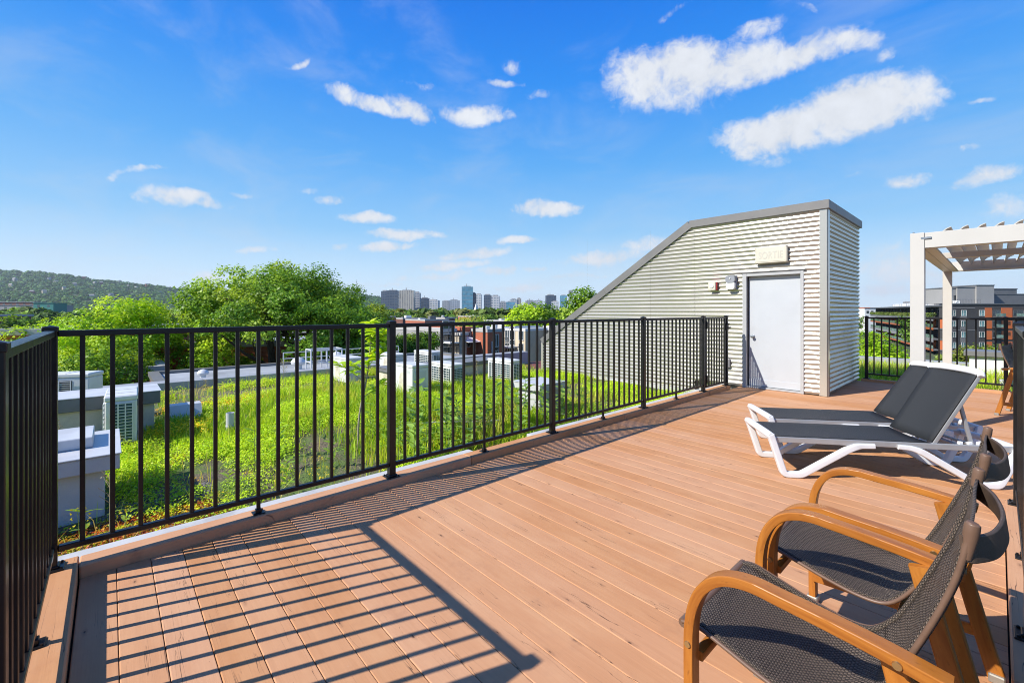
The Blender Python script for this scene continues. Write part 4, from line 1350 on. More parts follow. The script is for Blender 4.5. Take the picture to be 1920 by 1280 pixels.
def ac_unit(label, loc, rz, w=.78, d=.30, h=.60, style='slat', group="white air conditioner units on the green roof"):
    """local y- is the front, x along the width"""
    t = thing("air_conditioner", label, "air conditioner", loc, rz, group)
    mb = MB(); mb.cbox((-w / 2, -d / 2, .05), (w / 2, d / 2, h - .06), .012); mb.build("casing", M['acwhite'], t)
    mb = MB(); mb.cbox((-w / 2 - .008, -d / 2 - .008, h - .058), (w / 2 + .008, d / 2 + .008, h), .012)
    for x_ in (-.18, .12): mb.cbox((x_, -d / 2, h), (x_ + .015, d / 2, h + .004), .002)
    mb.build("lid", M['acwhite'], t)
    for x_ in (-w * .36, w * .36):
        mb = MB(); mb.cbox((x_ - .03, -d / 2 - .02, -.06), (x_ + .03, d / 2 + .02, .048), .006); mb.build("foot", M['capdark'], t)
    if style == 'slat':
        a, b_ = -w / 2 + .05, w / 2 - .20
        mb = MB(); mb.box((a, -d / 2 - .004, .09), (b_, -d / 2 - .001, h - .10)); mb.build("fan_recess", M['dark'], t)
        mb = MB()
        for k in range(7):
            ang = 2 * math.pi * k / 7
            c = ((a + b_) / 2 + .12 * math.cos(ang), -d / 2 - .007, (h) / 2 + .12 * math.sin(ang))
            mb.obox(c, (.09 * math.cos(ang), 0, .09 * math.sin(ang)), (0, .002, 0), (-.04 * math.sin(ang + .3), .004, .04 * math.cos(ang + .3)))
        mb.build("fan", M['coil'], t)
        mb = MB()
        for k in range(15):
            z = .10 + (h - .21) * k / 14
            mb.box((a, -d / 2 - .022, z - .004), (b_, -d / 2 - .014, z + .004))
        for k in range(5):
            x = a + (b_ - a) * k / 4
            mb.box((x - .005, -d / 2 - .026, .09), (x + .005, -d / 2 - .0225, h - .1))
        mb.build("grille", M['acwhite'], t)
        # coil side
        mb = MB(); mb.box((-w / 2 - .004, -d / 2 + .03, .10), (-w / 2 - .001, d / 2 - .03, h - .10)); mb.build("coil", M['coil'], t)
    elif style == 'plain':
        mb = MB()
        P = [(.13 * math.cos(2 * math.pi * k / 24), .19 * math.sin(2 * math.pi * k / 24)) for k in range(24)]
        mb.extrude(P, (-.04, -d / 2 - .0005, h * .48), (-.04, -d / 2 - .003, h * .48), (1, 0, 0), (0, 0, 1)); mb.build("rusty_plate", M['stained'], t)
        mb = MB(); mb.box((w / 2 + .001, -d / 2 + .06, .12), (w / 2 + .004, d / 2 - .05, h - .12)); mb.build("side_panel", M['capmetal'], t)
    else:
        # coil seen through a wide-mesh guard, on the front and round the corner
        mb = MB(); mb.box((-w / 2 + .06, -d / 2 - .004, .08), (w / 2 - .05, -d / 2 - .001, h - .09)); mb.build("coil", M['coil'], t)
        mb = MB()
        for k in range(9):
            z = .08 + (h - .17) * k / 8
            mb.box((-w / 2 + .06, -d / 2 - .016, z - .006), (w / 2 - .05, -d / 2 - .005, z + .006))
        for k in range(8):
            x = -w / 2 + .06 + (w - .11) * k / 7
            mb.box((x - .006, -d / 2 - .020, .08), (x + .006, -d / 2 - .0165, h - .09))
        mb.build("guard", M['acwhite'], t)
        mb = MB(); mb.box((w / 2 + .001, -d / 2 + .05, .08), (w / 2 + .004, d / 2 - .04, h - .09)); mb.build("side_coil", M['coil'], t)
        mb = MB()
        for k in range(13):
            z = .08 + (h - .17) * k / 12
            mb.box((w / 2 + .005, -d / 2 + .05, z - .0035), (w / 2 + .014, d / 2 - .04, z + .0035))
        for k in range(4):
            y_ = -d / 2 + .05 + (d - .09) * k / 3
            mb.box((w / 2 + .0145, y_ - .006, .08), (w / 2 + .018, y_ + .006, h - .09))
        mb.build("side_guard", M['acwhite'], t)
    mb = MB(); mb.cbox((w / 2 - .17, -d / 2 - .012, .10), (w / 2 - .03, -d / 2 - .0005, .30), .006) if style == 'slat' else mb.cbox((-w / 2 - .012, -.08, .15), (-w / 2 - .0005, .08, .36), .006)
    mb.build("service_cover", M['acwhite'], t)
    mb = MB(); mb.box((-w / 2 + .08, -d / 2 - .0015, h - .085), (-w / 2 + .2, -d / 2 - .0002, h - .066)) if style != 'plain' else mb.box((w * .2, -d / 2 - .0015, h - .16), (w * .36, -d / 2 - .0002, h - .11))
    mb.build("rating_plate", M['capmetal'], t)
    mb = MB()
    for k_, (r_, dy_) in enumerate(((.016, 0), (.011, .04), (.008, -.035))):
        mb.tube(spline([(-w / 2 - .002, dy_, .22 + .03 * k_), (-w / 2 - .07, dy_, .2), (-w / 2 - .10, dy_ + .03, .06), (-w / 2 - .16, dy_ + .08, -.05)], 4), r_, 7)
    mb.build("refrigerant_line", M['dark'], t, 60)
    return t


ac_unit("white air conditioner end on to the deck before the stucco wall", (-7.12, .11, SOIL_Z + .04), math.radians(-2), .72, .28, .60, 'coil')
ac_unit("white air conditioner peeping over the long stucco wall", (-9.1, -.50, SOIL_Z + .12), math.radians(62), .80, .32, .60, 'slat')
ac_unit("white air conditioner between the pale capped box and the stair house", (-7.45, 6.55, SOIL_Z + .0), math.radians(2), .78, .32, .54, 'coil')
ac_unit("white air conditioner with teal coil in front of the long grey kerb", (-7.75, 5.22, SOIL_Z - .02), math.radians(-2), .80, .32, .56, 'coil')
ac_unit("white air conditioner showing its plain stained side beside the coil unit", (-7.35, 4.16, SOIL_Z - .02), math.radians(1), .62, .34, .66, 'plain')
ac_unit("white air conditioner on the far side of the grey kerb, coil side showing", (-10.1, 6.2, SOIL_Z + .05), math.radians(3), .80, .34, .52, 'coil')
ac_unit("white air conditioner half hidden by the thick railing post behind the kerb", (-10.0, 5.15, SOIL_Z + .03), math.radians(0), .75, .34, .55, 'plain')
ac_unit("white air conditioner behind the sapling, its lid in the sun", (-10.0, 4.0, SOIL_Z - .02), math.radians(4), .85, .40, .60, 'plain')

# vent pipe, sheet hood, bucket
vp = thing("vent_pipe", "short pale vent pipe standing in the grass", "pipe", (-6.67, 1.15, SOIL_Z))
mb = MB(); mb.lathe([(.048, -.05), (.048, .12), (.051, .122), (.051, .14), (.048, .142), (.048, .30), (.042, .30), (.042, .2)], (0, 0, 0), 16); mb.build("pipe", M['capmetal'], vp, 40)
vh = thing("vent_hood", "small sloped metal hood at the end of the stucco wall", "vent", (-7.95, .80, SOIL_Z))
mb = MB(); mb.add([(-.2, -.2, 0), (.2, -.2, 0), (.2, .2, 0), (-.2, .2, 0), (-.15, -.2, .26), (.05, -.2, .26), (.05, .2, .26), (-.15, .2, .26)],
                  [(0, 1, 5, 4), (1, 2, 6, 5), (2, 3, 7, 6), (3, 0, 4, 7), (4, 5, 6, 7)])
mb.build("hood", M['capmetal'], vh)
bk = thing("bucket", "white plastic bucket with a wire handle behind the back railing", "bucket", (.12, 13.25, SOIL_Z + .02))
mb = MB(); mb.lathe([(.085, 0), (.10, .2), (.106, .2), (.106, .215), (.098, .215), (.09, .06)], (0, 0, 0), 18); mb.build("tub", M['whiteplastic'], bk, 40)
mb = MB(); mb.tube([(.10 * math.cos(a), .0, .2 + .11 * math.sin(a)) for a in [math.pi * i / 12 for i in range(13)]], .003, 5); mb.build("handle", M['steel'], bk)
hosep = thing("garden_hose", "thin pale hose lying in the weeds behind the railing", "hose", (-5, 2, SOIL_Z))
mb = MB(); mb.tube(spline([(-.35, 1.0, .08), (-.1, 1.35, .1), (.2, 1.9, .07), (.45, 2.6, .1), (.6, 3.1, .05)], 6), .011, 6); mb.build("tube", M['capmetal'], hosep)

# ================================================================== GREEN ROOF PLANTING


def nfield(x, y, s, seed):
    return mnoise.noise(Vector((x * s + seed * 17.3, y * s - seed * 9.1, seed * 5.7)))


BLOCK = [(-5.7, -4.7, -2.7, .05), (-8.2, -7.5, -4.3, .46), (-5.1, -4.5, 4.65, 5.3), (-9.15, -8.45, 4.3, 7.35), (-7.55, -6.7, -.08, .3),
         (-7.85, -7.05, 6.38, 6.72), (-8.15, -7.35, 5.04, 5.4), (-7.7, -7.02, 3.98, 4.34), (-10.5, -9.6, 3.8, 6.4)]


def blocked(x, y):
    return any(a < x < b_ and c < y < d for a, b_, c, d in BLOCK)


def blades(n, region, keep, hgt, wid, palette, rng, lean=.35):
    """grass: one tapering bent blade = quad + tip"""
    x0, x1, y0, y1 = region
    P, Hh, Wd, Cc = [], [], [], []
    tries = 0
    while len(P) < n and tries < n * 12:
        tries += 1
        x, y = rng.uniform(x0, x1), rng.uniform(y0, y1)
        k = keep(x, y)
        if k <= 0 or rng.random() > k or blocked(x, y): continue
        P.append((x, y, soil_h(x, y) - .01)); Hh.append(hgt(x, y) * rng.uniform(.5, 1.15)); Wd.append(wid * rng.uniform(.7, 1.3))
        pal = palette if rng.random() < .45 else PATCH[int(4 * min(.999, max(0, .5 + 1.1 * nfield(x, y, .55, 31))))]
        c = pal[int(rng.integers(len(pal)))]; f = rng.uniform(.75, 1.25)
        Cc.append((c[0] * f, c[1] * f, c[2] * f))
    P, Hh, Wd, Cc = np.array(P), np.array(Hh), np.array(Wd), np.array(Cc)
    m = len(P)
    az = rng.uniform(0, 2 * np.pi, m); ln = rng.uniform(.05, lean, m) * Hh + 0
    D = np.stack((np.cos(az), np.sin(az), np.zeros(m)), 1)
    az2 = rng.uniform(0, 2 * np.pi, m)
    S = np.stack((np.cos(az2), np.sin(az2), np.zeros(m)), 1) * (Wd / 2)[:, None]
    up = np.array((0, 0, 1.0))
    mid = P + D * (ln * .3)[:, None] + up * (Hh * .6)[:, None]
    tip = P + D * ln[:, None] + up * Hh[:, None]
    V = np.stack((P - S, P + S, mid + S * .7, mid - S * .7, tip), 1).reshape(-1, 3)
    b_ = np.arange(m)[:, None] * 5
    T = np.concatenate((b_ + np.array([0, 1, 2]), b_ + np.array([0, 2, 3]), b_ + np.array([3, 2, 4])), 1).reshape(-1, 3)
    return V, T, np.repeat(Cc, 5, 0)


def build_blades(name, args, mat='grass'):
    V, T, C = blades(*args)
    o = link_mesh(name, np_mesh(name, V, T, 3, M[mat], C))
    return tag(o, kind='stuff')


LIME = [(.17, .30, .022), (.20, .33, .03), (.14, .27, .02), (.24, .34, .04)]
GRASSY = [(.16, .25, .04), (.22, .29, .06), (.28, .32, .09), (.13, .22, .03)]
PATCH = [[(.12, .22, .02), (.16, .27, .025)], [(.22, .33, .03), (.26, .36, .035)], [(.27, .31, .08), (.30, .33, .10)], [(.18, .29, .03), (.21, .30, .05)]]
STRAW = [(.36, .33, .15), (.42, .38, .2), (.30, .30, .12)]
WEED = [(.09, .18, .022), (.12, .22, .03), (.16, .26, .04), (.07, .14, .02)]
rg = np.random.default_rng(11)


def corner(x, y):
    """the stony strip by the corner post where the grass is thin"""
    return max(0, min(1, (x + 5.2) * 1.6)) * max(0, min(1, (1.25 - y) * 1.8))


def tall_zone(x, y):
    """tall weeds along the middle of the railing"""
    return max(0, min(1, (y - 1.9) * 1.4)) * max(0, min(1, (x + 7.6) * .8)) * max(0, min(1, (7.0 - y) * .9))


def meadow(x, y):
    if nfield(x, y, 1.3, 41) > .34: return .04
    return max(0, min(1, .25 + 2.4 * nfield(x, y, .62, 1) + (.5 if x < -6.3 and y > .6 else -.75)))


o = build_blades("meadow_grass", (46000, (RX0 + .2, -3.56, -3.5, WALL_Y - .05), lambda x, y: meadow(x, y) * (1 - .7 * tall_zone(x, y)) * (1 - .85 * corner(x, y)),
                 lambda x, y: .05 + .2 * max(0, nfield(x, y, .7, 2) + .12) + (.06 if x < -6.3 else 0), .011, GRASSY + LIME + LIME, rg, .7))
build_blades("tall_weed_grass", (17000, (-7.9, -3.6, 1.6, 7.6), lambda x, y: tall_zone(x, y) * max(0, .35 + 1.8 * nfield(x, y, 1.1, 3)),
             lambda x, y: .15 + .2 * max(0, nfield(x, y, .8, 4) + .3) - (.08 if x > -4.2 else 0) - (.1 if y > 4.6 else 0), .012, WEED + GRASSY + LIME, rg, .5))
build_blades("dry_grass_stems", (2600, (RX0 + .2, -3.6, -1.5, 8.3), lambda x, y: .25 + .5 * max(0, nfield(x, y, .6, 5)),
             lambda x, y: .22 + .2 * max(0, nfield(x, y, .7, 6)), .0065, STRAW, rg, .6))
build_blades("back_roof_grass", (16000, (-4.0, 3.0, 11.4, 17.0), lambda x, y: .35 + .6 * max(0, nfield(x, y, .6, 7) + .3),
             lambda x, y: .22 + .18 * max(0, nfield(x, y, .7, 8)), .014, GRASSY + LIME + STRAW, rg, .6))


def sedum(name, n, region, keep, palette, rng, rad=(.06, .17), leaf=(.014, .024), per=95, hk=.55):
    x0, x1, y0, y1 = region
    C, N, S, K = [], [], [], []
    cnt = tries = 0
    while cnt < n and tries < n * 15:
        tries += 1
        x, y = rng.uniform(x0, x1), rng.uniform(y0, y1)
        if blocked(x, y) or rng.random() > keep(x, y): continue
        cnt += 1
        r = rng.uniform(*rad)
        m = int(per * (r / rad[1]) ** 1.5) + 12
        d = unit(rng.normal(size=(m, 3))); d[:, 2] = np.abs(d[:, 2])
        rr = r * rng.uniform(.75, 1.05, m)
        sq = rng.uniform(.7, 1.3, 2)
        p = np.stack((x + d[:, 0] * rr * sq[0], y + d[:, 1] * rr * sq[1], np.full(m, soil_h(x, y) - .01) + d[:, 2] * rr * hk), 1)
        C.append(p); N.append(unit(d * .7 + rng.normal(size=(m, 3)) * .4 + np.array((-.15, -.4, .9)))); S.append(rng.uniform(*leaf, m))
        c = np.array(palette[int(rng.integers(len(palette)))])
        K.append(c * rng.uniform(.7, 1.3, (m, 1)))
    V, F, T = leaf_quads(np.concatenate(C), np.concatenate(N), np.concatenate(S), np.concatenate(K), rng, .75, .2)
    o = link_mesh(name, np_mesh(name, V, F, 4, M['grass'], T))
    return tag(o, kind='stuff')


LIMES = [(.22, .36, .022), (.26, .39, .03), (.18, .32, .02), (.31, .42, .035)]
sed_keep = lambda x, y: max(0, min(1, .22 + 3.4 * nfield(x, y, 1.0, 21))) * (1 - .6 * tall_zone(x, y)) * (1 - .8 * corner(x, y))
sedum("sedum_mat", 2700, (-7.6, -3.56, -2.5, 8.3), sed_keep, LIMES, rg, (.05, .21), (.015, .026), 130, .75)
sedum("sedum_mat", 900, (RX0 + .3, -6.8, -2.5, 8.0), sed_keep, LIMES, rg, (.10, .26), (.022, .034), 60)
sedum("flowering_sedum", 330, (RX0 + .3, -3.7, -1.5, 8.3), lambda x, y: max(0, min(1, 2.2 * nfield(x, y, .8, 22) - .05)), [(.42, .36, .03), (.36, .34, .03), (.45, .30, .03)], rg, (.05, .14), (.012, .02), 70)
sedum("flowering_sedum", 26, (-7.45, -6.75, .3, .95), lambda x, y: 1, [(.40, .36, .02), (.20, .28, .02), (.48, .40, .02)], rg, (.12, .2), (.02, .03), 90, .9)
sedum("flowering_sedum", 20, (-9.4, -8.3, .6, 1.9), lambda x, y: 1, [(.45, .27, .03), (.36, .33, .03)], rg, (.08, .18), (.02, .03), 70, .7)
sedum("red_sedum", 420, (-4.55, -3.57, -.55, .75), lambda x, y: max(0, min(1, 1.1 - max(0, y) * .9 - max(0, -x - 4.1) * .9)), [(.22, .045, .025), (.27, .07, .03), (.20, .10, .03), (.15, .04, .025), (.28, .17, .035), (.2, .24, .03)], rg, (.04, .11), (.014, .024), 80)
sedum("back_roof_sedum", 300, (-3.6, 3.0, 11.4, 16.5), lambda x, y: .8, LIME + [(.42, .37, .03), (.36, .34, .04), (.44, .33, .05)], rg, (.09, .22), (.02, .035), 60)

# gravel scattered between the mats
V, Fq = [], []
for i in range(3500):
    x, y = rg.uniform(-5.0, -3.58), rg.uniform(-1.2, .7)
    if blocked(x, y): continue
    r = rg.uniform(.006, .017); z = soil_h(x, y) + r * .3; a = rg.uniform(0, 6.28); c, s = math.cos(a), math.sin(a)
    k = len(V)
    V += [(x + r * c, y + r * s, z), (x - r * s, y + r * c, z), (x - r * c, y - r * s, z), (x + r * s, y - r * c, z), (x + r * .2, y, z + r * .7), (x, y, z - r)]
    Fq += [(k, k + 1, k + 4), (k + 1, k + 2, k + 4), (k + 2, k + 3, k + 4), (k + 3, k, k + 4)]
o = link_mesh("roof_gravel", np_mesh("roof_gravel", np.array(V), np.array(Fq), 3, simple("slate_gravel", (.16, .15, .14), .9, var=.5, vscale=40))); tag(o, kind='stuff')


# ---- individual plants
def leaf_mesh(name, L, W, mat, col, fold=.25, droop=.15, n=5):
    mb_v, F = [], []
    for i in range(n + 1):
        t_ = i / n
        w = W * math.sin(math.pi * min(.999, t_ ** .8)) * .5 + .0008
        z = -droop * L * t_ * t_
        mb_v += [(t_ * L, -w, z + fold * w), (t_ * L, 0, z), (t_ * L, w, z + fold * w)]
    for i in range(n):
        a = 3 * i
        F += [(a, a + 3, a + 4, a + 1), (a + 1, a + 4, a + 5, a + 2)]
    return np_mesh(name, np.array(mb_v), np.array(F), 4, M[mat], np.tile(np.array(col), (len(mb_v), 1)))


LEAF_MILK = [leaf_mesh("leaf", .19, .075, 'leaf', c, .3, .25) for c in ((.13, .22, .06), (.17, .27, .08), (.11, .19, .05))]
LEAF_ASH = [leaf_mesh("leaf", .10, .042, 'leaf', c, .3, .3, 4) for c in ((.26, .36, .03), (.20, .32, .03), (.32, .40, .05))]
LEAF_WEED = [leaf_mesh("leaf", .11, .03, 'leaf', c, .2, .3, 4) for c in ((.11, .20, .03), (.15, .24, .04))]


def plant(name, label, cat, loc, h, levels, per, leaves, group=None, stem_r=.006, mat='stem', tilt=(0, 0), top_only=0.0, pitch=(.3, .8), scale=(.7, 1.15)):
    t = thing(name, label, cat, loc, random.uniform(0, 6), group)
    pts = spline([(0, 0, -.05), (tilt[0] * .3, tilt[1] * .3, h * .35), (tilt[0] * .6, tilt[1] * .6, h * .7), (tilt[0], tilt[1], h)], 4)
    mb = MB(); mb.tube(pts, [stem_r * (1 - .65 * i / (len(pts) - 1)) for i in range(len(pts))], 6); mb.build("stem", M[mat], t, 60)
    for i in range(levels):
        f = top_only + (1 - top_only) * (i + .6) / levels
        p = pts[min(len(pts) - 1, int(f * (len(pts) - 1)))]
        a0 = random.uniform(0, 6.28) if per > 2 else i * 1.57 + random.uniform(-.3, .3)
        for k in range(per):
            a = a0 + 2 * math.pi * k / per + random.uniform(-.25, .25)
            l = link_mesh("leaf", random.choice(leaves), t, p + Vector((0, 0, random.uniform(-.01, .01))), (random.uniform(-.4, .4), -random.uniform(*pitch), a))
            s = random.uniform(*scale) * (1 - .35 * abs(f - .55)); l.scale = (s, s, s)
    return t


mk = [(-4.6, 4.45, .62), (-4.45, 2.6, .6), (-4.05, 3.05, .5), (-4.15, 3.95, .52), (-4.35, 4.55, .55), (-3.95, 4.3, .4), (-4.9, 2.75, .62), (-4.05, 2.75, .55), (-4.4, 2.95, .62), (-4.2, 3.3, .58), (-4.75, 3.2, .66), (-4.5, 3.62, .6), (-4.95, 3.75, .6), (-4.3, 4.0, .5), (-4.75, 4.3, .55), (-5.2, 4.4, .6),
      (-4.25, 4.85, .5), (-4.55, 5.15, .55), (-4.35, 5.5, .48), (-5.1, 5.2, .55), (-4.1, 2.35, .42), (-4.6, 2.4, .46), (-5.3, 3.1, .6), (-3.95, 3.7, .38)]
for x, y, h in mk:
    lb = ("broad leaved milkweed left of the thick railing post" if y < 2.7 else "broad leaved milkweed between the thick post and the white air conditioners" if y < 4.1
          else "broad leaved milkweed growing against the pale capped box" if y < 4.75 else "broad leaved milkweed near the second thick railing post")
    plant("milkweed", lb, "weed", (x, y, soil_h(x, y)), h, 8, 2, LEAF_MILK, "milkweed plants behind the railing", .006)
rw_ = random.Random(4)
wd = [(rw_.uniform(-5.6, -3.75), rw_.uniform(2.0, 5.9)) for _ in range(34)] + [(-5.2, 1.35), (-4.9, 1.05), (-4.6, 1.7), (-5.6, 1.9), (-4.4, .75), (-4.2, 1.15), (-5.9, 2.6), (-5.6, 5.0)]
for x, y in wd:
    plant("weed_stalk", "thin leafy weed stalk among the tall grass behind the railing" if y >= 2.0 else "thin leafy weed stalk rising from the low sedum", "weed", (x, y, soil_h(x, y)), random.uniform(.24, .5), 9, 3 if y >= 2.0 else 2, LEAF_WEED, "weed stalks on the green roof", .004)
# the sapling: pale stem, tufts of yellow-green leaves
sp = thing("sapling", "young sapling with yellow green leaves rising above the railing", "sapling", (-5.0, 2.13, soil_h(-5.0, 2.13)))
pts = spline([(0, 0, -.05), (.02, .01, .4), (.05, .09, .85), (.06, .12, 1.15), (.05, .15, 1.42)], 5)
mb = MB(); mb.tube(pts, [.013 - .009 * i / (len(pts) - 1) for i in range(len(pts))], 7); mb.build("trunk", M['woodstem'], sp, 60)
tw = [(.97, .02), (1.05, .10), (1.15, .08), (1.25, .10), (1.33, .07), (1.42, .03), (.86, .16), (.72, .22), (.80, .12), (.95, .2), (.66, .3), (1.2, .16), (.55, .2)]
for h, r in tw:
    p0 = pts[min(len(pts) - 1, int(h / 1.42 * (len(pts) - 1)))]
    a = random.uniform(0, 6.28)
    if h in (.72, .66): a = math.atan2(-1, -.45)
    if h in (.86, .95, .55): a = math.atan2(1, .5)
    e = p0 + Vector((math.cos(a) * r, math.sin(a) * r, r * .7 + .03))
    mb = MB(); mb.tube([p0, (p0 + e) / 2 + Vector((0, 0, .01)), e], [.005, .004, .002], 5); mb.build("twig", M['woodstem'], sp)
    for k in range(18):
        q = p0.lerp(e, random.uniform(.35, 1.0))
        l = link_mesh("leaf", random.choice(LEAF_ASH), sp, q, (random.uniform(-.5, .5), -random.uniform(-.1, .9), random.uniform(0, 6.28)))
        s = random.uniform(.9, 1.5); l.scale = (s, s, s)
# yellow mustard by the corner post
for lab, x, y, h in (("slender yellow flowering stalk beside the corner post", -3.72, -.12, .44), ("short yellow flowering stalk by the grey shaft head", -3.95, .08, .3),
                     ("yellow flowering stalk next to the pale capped box", -5.4, 6.25, .4), ("yellow flowering stalk low by the stair house wall", -5.0, 6.9, .36)):
    t = plant("wildflower", lab, "wildflower", (x, y, soil_h(x, y)), h, 5, 2, LEAF_WEED, None, .003)
    V, F = [], []
    n = 26
    C = np.stack((rg.normal(0, .025, n), rg.normal(0, .025, n), h - np.abs(rg.normal(0, .07, n))), 1)
    V, F, T = leaf_quads(C, unit(rg.normal(size=(n, 3)) + np.array((0, 0, 1.))), rg.uniform(.012, .02, n), np.tile(np.array((.62, .5, .02)), (n, 1)), rg, .9)
    link_mesh("blossom", np_mesh("blossom", V, F, 4, M['petal'], T), t)
# dry seed heads
for i, (x, y) in enumerate(((-9.0, 1.2), (-8.6, 3.0), (-8.2, 2.2), (-9.6, 2.6), (-8.9, 2.9), (-7.6, 4.9), (-7.3, 5.7), (-3.9, -.35), (-4.1, .0), (-6.9, -.5))):
    t = thing("dry_stalk", "dry straw coloured weed stalk with a seed head", "weed", (x, y, soil_h(x, y)), 0, "dry weed stalks on the green roof")
    h = random.uniform(.35, .6); tx, ty = random.uniform(-.1, .1), random.uniform(-.1, .1)
    mb = MB(); mb.tube([(0, 0, 0), (tx * .5, ty * .5, h * .6), (tx, ty, h)], [.004, .003, .002], 5)
    for k in range(4):
        a = random.uniform(0, 6.28); f = .6 + .1 * k
        mb.tube([(tx * f, ty * f, h * f), (tx * f + .06 * math.cos(a), ty * f + .06 * math.sin(a), h * f + .07)], [.002, .0015], 4)
    mb.build("stem", M['strawmat'], t)
    n = 40
    C = np.stack((tx + rg.normal(0, .02, n), ty + rg.normal(0, .02, n), h - np.abs(rg.normal(0, .06, n))), 1)
    V, F, T = leaf_quads(C, unit(rg.normal(size=(n, 3))), rg.uniform(.012, .02, n), np.tile(np.array((.34, .27, .14)), (n, 1)), rg, .6)
    link_mesh("seed_head", np_mesh("seed_head", V, F, 4, M['petal'], T), t)

# ================================================================== TREES


def crown(rng, clusters, per, leaf, palette, up=.75, gap=.0):
    """leaf clumps through the crown's volume; clusters = [(x, y, z, r)]"""
    C, N, S, K = [], [], [], []
    cen = np.mean([c[:3] for c in clusters], axis=0)
    for x, y, z, r in clusters:
        m = int(per * r ** 2)
        d = unit(rng.normal(size=(m, 3)))
        rr = r * rng.uniform(.25, 1.0, m) ** .5 * rng.uniform(.85, 1.25, m)
        p = np.array((x, y, z)) + d * rr[:, None] * np.array((1, 1, .78))
        # break every clump into sprays
        g = np.sin(p[:, 0] * 5.1 / r + x) + np.sin(p[:, 1] * 4.7 / r + y * 2) + np.sin(p[:, 2] * 5.9 / r + z)
        p = p[g > -1.15 + gap]; d = d[g > -1.15 + gap]; m = len(p)
        out = unit(np.array((x, y, z)) - cen + np.array((0, 0, .01)))if False else unit((p - cen))
        C.append(p); N.append(unit(out * .5 + d * .4 + rng.normal(size=(m, 3)) * .55 + np.array((0, 0, up)))); S.append(rng.uniform(leaf * .7, leaf * 1.3, m))
        c = np.array(palette[int(rng.integers(len(palette)))])
        K.append(c * rng.uniform(.75, 1.3, (m, 1)) * rng.uniform(.85, 1.15))
    return leaf_quads(np.concatenate(C), np.concatenate(N), np.concatenate(S), np.concatenate(K), rng, .72, .16)


def envelope(rng, n, rx, ry, z0, z1, r, shape='dome', shell=.55):
    out = []
    while len(out) < n:
        u = rng.normal(size=3); u /= np.linalg.norm(u)
        k = rng.uniform(shell, 1.0)
        if shape == 'dome':
            if u[2] < -.45: continue
            zz = z0 + (z1 - z0) * (.42 + .58 * u[2] * k if u[2] > 0 else .42 + .42 * u[2] * k / .45 * .9)
        else:
            zz = (z0 + z1) / 2 + (z1 - z0) / 2 * u[2] * k
        out.append((rx * u[0] * k, ry * u[1] * k, zz, r * rng.uniform(.65, 1.25)))
    return out


def trunk_mesh(rng, base_h, clusters, r0, stems=1, spread=.5):
    mb = MB()
    cz = np.mean([c[2] for c in clusters])
    for s in range(stems):
        a = 2 * math.pi * s / stems + .4
        off = (spread * math.cos(a), spread * math.sin(a)) if stems > 1 else (0, 0)
        top = Vector((off[0] * 4, off[1] * 4, cz))
        b0 = Vector((off[0] * .5, off[1] * .5, 0))
        pts = spline([b0, b0.lerp(top, .35) + Vector((off[0] * .2, off[1] * .2, 0)), b0.lerp(top, .7), top], 4)
        mb.tube(pts, [r0 * (1 - .7 * i / (len(pts) - 1)) for i in range(len(pts))], 8)
        for c in [clusters[int(i)] for i in rng.integers(0, len(clusters), max(5, 16 // stems))]:
            st = pts[int(rng.integers(len(pts) // 2, len(pts)))]
            e = Vector(c[:3])
            m_ = (st + e) / 2 + Vector((0, 0, -.15 * (e - st).length * .3))
            mb.tube([st, m_, e], [r0 * .34, r0 * .2, r0 * .06], 5)
    return mb.mesh("trunk", M['bark'], 60)


MAPLE = [(.085, .165, .018), (.11, .20, .022), (.14, .225, .028), (.065, .135, .016), (.17, .25, .04)]
LIMEY = [(.19, .30, .02), (.23, .34, .024), (.15, .26, .018), (.27, .37, .035)]
MUTED = [(.10, .15, .03), (.13, .17, .04), (.085, .13, .025), (.15, .16, .05)]
DARKG = [(.05, .10, .014), (.065, .125, .018), (.04, .085, .012)]


def tree(label, loc, clusters, per, leaf, palette, r0, seed, stems=1, group=None, spread=.5, rz=0, gap=0, up=.75):
    rng = np.random.default_rng(seed)
    t = thing("tree", label, "tree", loc, rz, group)
    V, F, T = crown(rng, clusters, per, leaf, palette, up, gap)
    link_mesh("crown", np_mesh("crown", V, F, 4, M['leaf'], T), t)
    link_mesh("trunk", trunk_mesh(rng, 0, clusters, r0, stems, spread), t)
    return t


rt = np.random.default_rng(5)
# the big maple: broad dome, several stems
d = 25.0
base = at(541, d, GZ)
top = hz(488, d) - GZ
cl = envelope(rt, 270, 5.55, 5.55, 8.4, top - .3, .88, 'dome', .5)
cl = [c for c in cl if not (abs(c[0] * RX + c[1] * RY + .1) < 2.5 and c[2] < 11.7)]
# lopsided: lower on the right, lobes on the left shoulder
cl = [(x, y, z - max(0, (x * RX + y * RY)) * .22, r) for x, y, z, r in cl]
tree("broad green maple with several dark stems beyond the flat roof", base, cl, 1050, .14, MAPLE, .36, 21, 5, None, .42, gap=.6)
